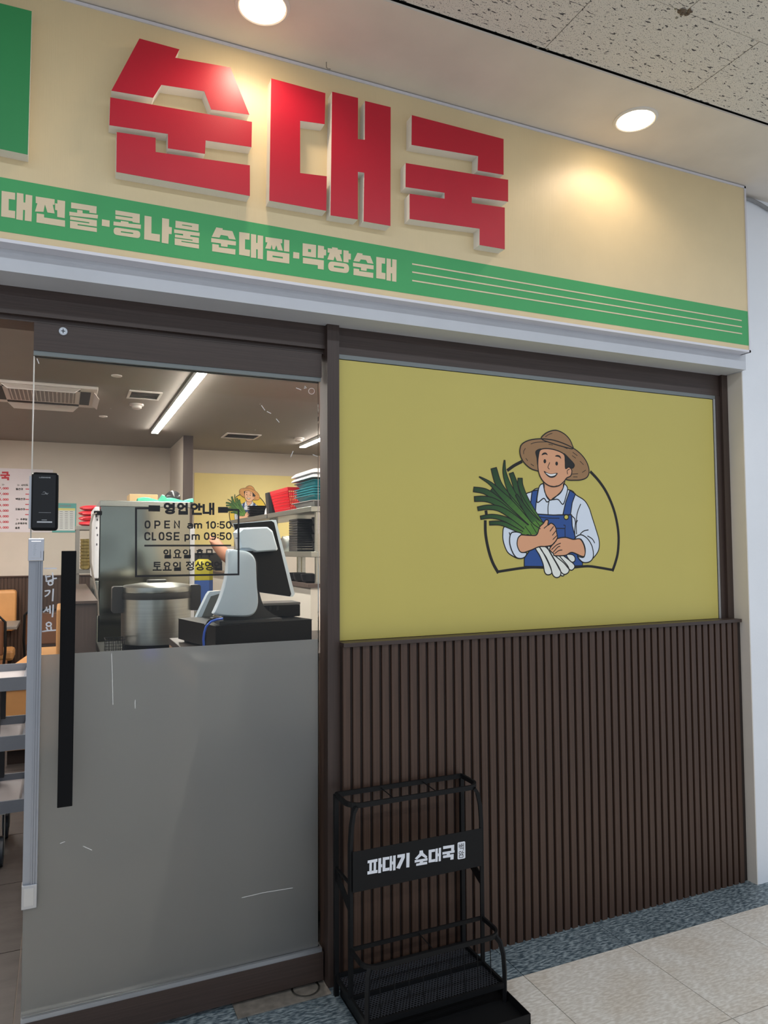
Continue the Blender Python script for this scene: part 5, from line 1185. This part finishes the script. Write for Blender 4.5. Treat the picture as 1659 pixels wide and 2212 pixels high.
# ---- person at the range, mostly behind the terminal
def skin_obj(name, verts, edges, radii, m, parent, root=0, sub=2):
    off = Vector(parent['_o']); me = bpy.data.meshes.new(name); me.from_pydata([Vector(v) - off for v in verts], edges, [])
    o = bpy.data.objects.new(name, me); C.objects.link(o); o.parent = parent
    md = o.modifiers.new('Skin', 'SKIN'); md.use_smooth_shade = True
    for i, r_ in enumerate(radii): o.data.skin_vertices[0].data[i].radius = (r_, r_) if not isinstance(r_, tuple) else r_; o.data.skin_vertices[0].data[i].use_root = (i == root)
    s_ = o.modifiers.new('Sub', 'SUBSURF'); s_.levels = sub; s_.render_levels = sub
    me.materials.append(m); return o
PY = 5.15; hand = at(458, 1166, PY); elb = at(490, 1202, PY); 
BX = at(556, 1190, PY).x - .06
pe = thing('person', 'person in a black shirt reaching with a bare forearm in the kitchen', 'person', (BX, PY + .12, 0))
px_, py_ = BX, PY + .12
sh_l = (px_ - .19, py_, 1.335)
V = [(px_, py_, .90), (px_, py_, 1.05), (px_, py_, 1.25), (px_, py_, 1.37), (px_, py_ - .01, 1.44), (px_, py_ - .02, 1.52), (px_, py_ - .02, 1.60),            # 0-6 pelvis..head
     sh_l, (elb.x, elb.y, elb.z), (hand.x + .045, hand.y, hand.z - .05), (hand.x + .012, hand.y, hand.z - .015),                                          # 7-10 arm
     (px_ + .19, py_, 1.335), (px_ + .25, py_ - .02, 1.10), (px_ + .20, py_ - .16, .98), (px_ + .18, py_ - .22, .97),                                            # 11-14 other arm
     (px_ - .09, py_, .86), (px_ - .10, py_, .48), (px_ - .10, py_ + .02, .08), (px_ - .10, py_ - .10, .03),                                                  # 15-18 leg
     (px_ + .09, py_, .86), (px_ + .10, py_, .48), (px_ + .10, py_ + .02, .08), (px_ + .10, py_ - .10, .03)]
E_ = [(0, 1), (1, 2), (2, 3), (3, 4), (4, 5), (5, 6), (3, 7), (7, 8), (8, 9), (9, 10), (3, 11), (11, 12), (12, 13), (13, 14), (0, 15), (15, 16), (16, 17), (17, 18), (0, 19), (19, 20), (20, 21), (21, 22)]
R_ = [.13, .12, .135, .11, .05, .075, .085, .075, .070, .056, .056, .06, .044, .032, .034, .085, .06, .045, .035, .085, .06, .045, .035]
for k in range(4):
    b0_ = len(V); d = (-.022 + .012 * k, -.012 + .006 * k); V += [(hand.x - .012 + .010 * k, hand.y - .02 + .013 * k, hand.z + .012 + .004 * k), (hand.x - .030 + .012 * k, hand.y - .022 + .015 * k, hand.z + .028 + .003 * k), (hand.x - .050 + .012 * k, hand.y - .024 + .015 * k, hand.z + .024)]
    E_ += [(10, b0_), (b0_, b0_ + 1), (b0_ + 1, b0_ + 2)]; R_ += [.015, .013, .011]
b0_ = len(V); V += [(hand.x - .012, hand.y - .03, hand.z - .018), (hand.x - .034, hand.y - .036, hand.z - .012)]; E_ += [(10, b0_), (b0_, b0_ + 1)]; R_ += [.015, .012]
skinm = mat('skin_tone', (206, 150, 124), .5, var=.05)
skin_obj('body', V, E_, R_, skinm, pe)
shirt = mat('black_cotton', (34, 33, 35), .8)
tV = [(px_, py_, .86), (px_, py_, 1.05), (px_, py_, 1.25), (px_, py_, 1.375), sh_l, tuple(Vector(sh_l).lerp(elb, .72)), (px_ + .19, py_, 1.335), (px_ + .235, py_ - .012, 1.16)]
skin_obj('shirt', tV, [(0, 1), (1, 2), (2, 3), (3, 4), (4, 5), (3, 6), (6, 7)], [.16, .145, .155, .12, .078, .066, .078, .066], shirt, pe)
skin_obj('trousers', [(px_, py_, .93), (px_ - .09, py_, .84), (px_ - .10, py_, .48), (px_ - .10, py_ + .02, .10), (px_ + .09, py_, .84), (px_ + .10, py_, .48), (px_ + .10, py_ + .02, .10)], [(0, 1), (1, 2), (2, 3), (0, 4), (4, 5), (5, 6)], [.145, .11, .078, .062, .11, .078, .062], mat('dark_trousers', (40, 42, 48), .8), pe)
hm = MB(); hm = blob(hm, (px_, py_ + .005, 1.60), .098, .108, .098, 9, amp=.03)
hm.v = [v if v.z > 1.575 or v.y > py_ + .01 else Vector((v.x, v.y + .05, v.z)) for v in hm.v]
hm.build('hair', mat('black_hair', (24, 22, 22), .5), pe, smooth=True)
m = MB()
for s_ in (-1, 1): blob(m, (px_ + s_ * .034, py_ - .100, 1.575), .012, .007, .007, 2, amp=0)
m.build('eyes', mat('eye_dark', (30, 24, 22), .3), pe)
m = MB(); m.prism([(px_ - .014, py_ - .096, 1.53), (px_ + .014, py_ - .096, 1.53), (px_ + .004, py_ - .098, 1.57), (px_ - .004, py_ - .098, 1.57)], (0, -.018, -.004)); m.build('nose', skinm, pe)
MB().box(px_ - .022, px_ + .022, py_ - .101, py_ - .094, 1.505, 1.511).build('mouth', mat('lip_red', (160, 84, 80), .5), pe)

# tidy helper properties
for o in bpy.data.objects:
    if '_o' in o: del o['_o']
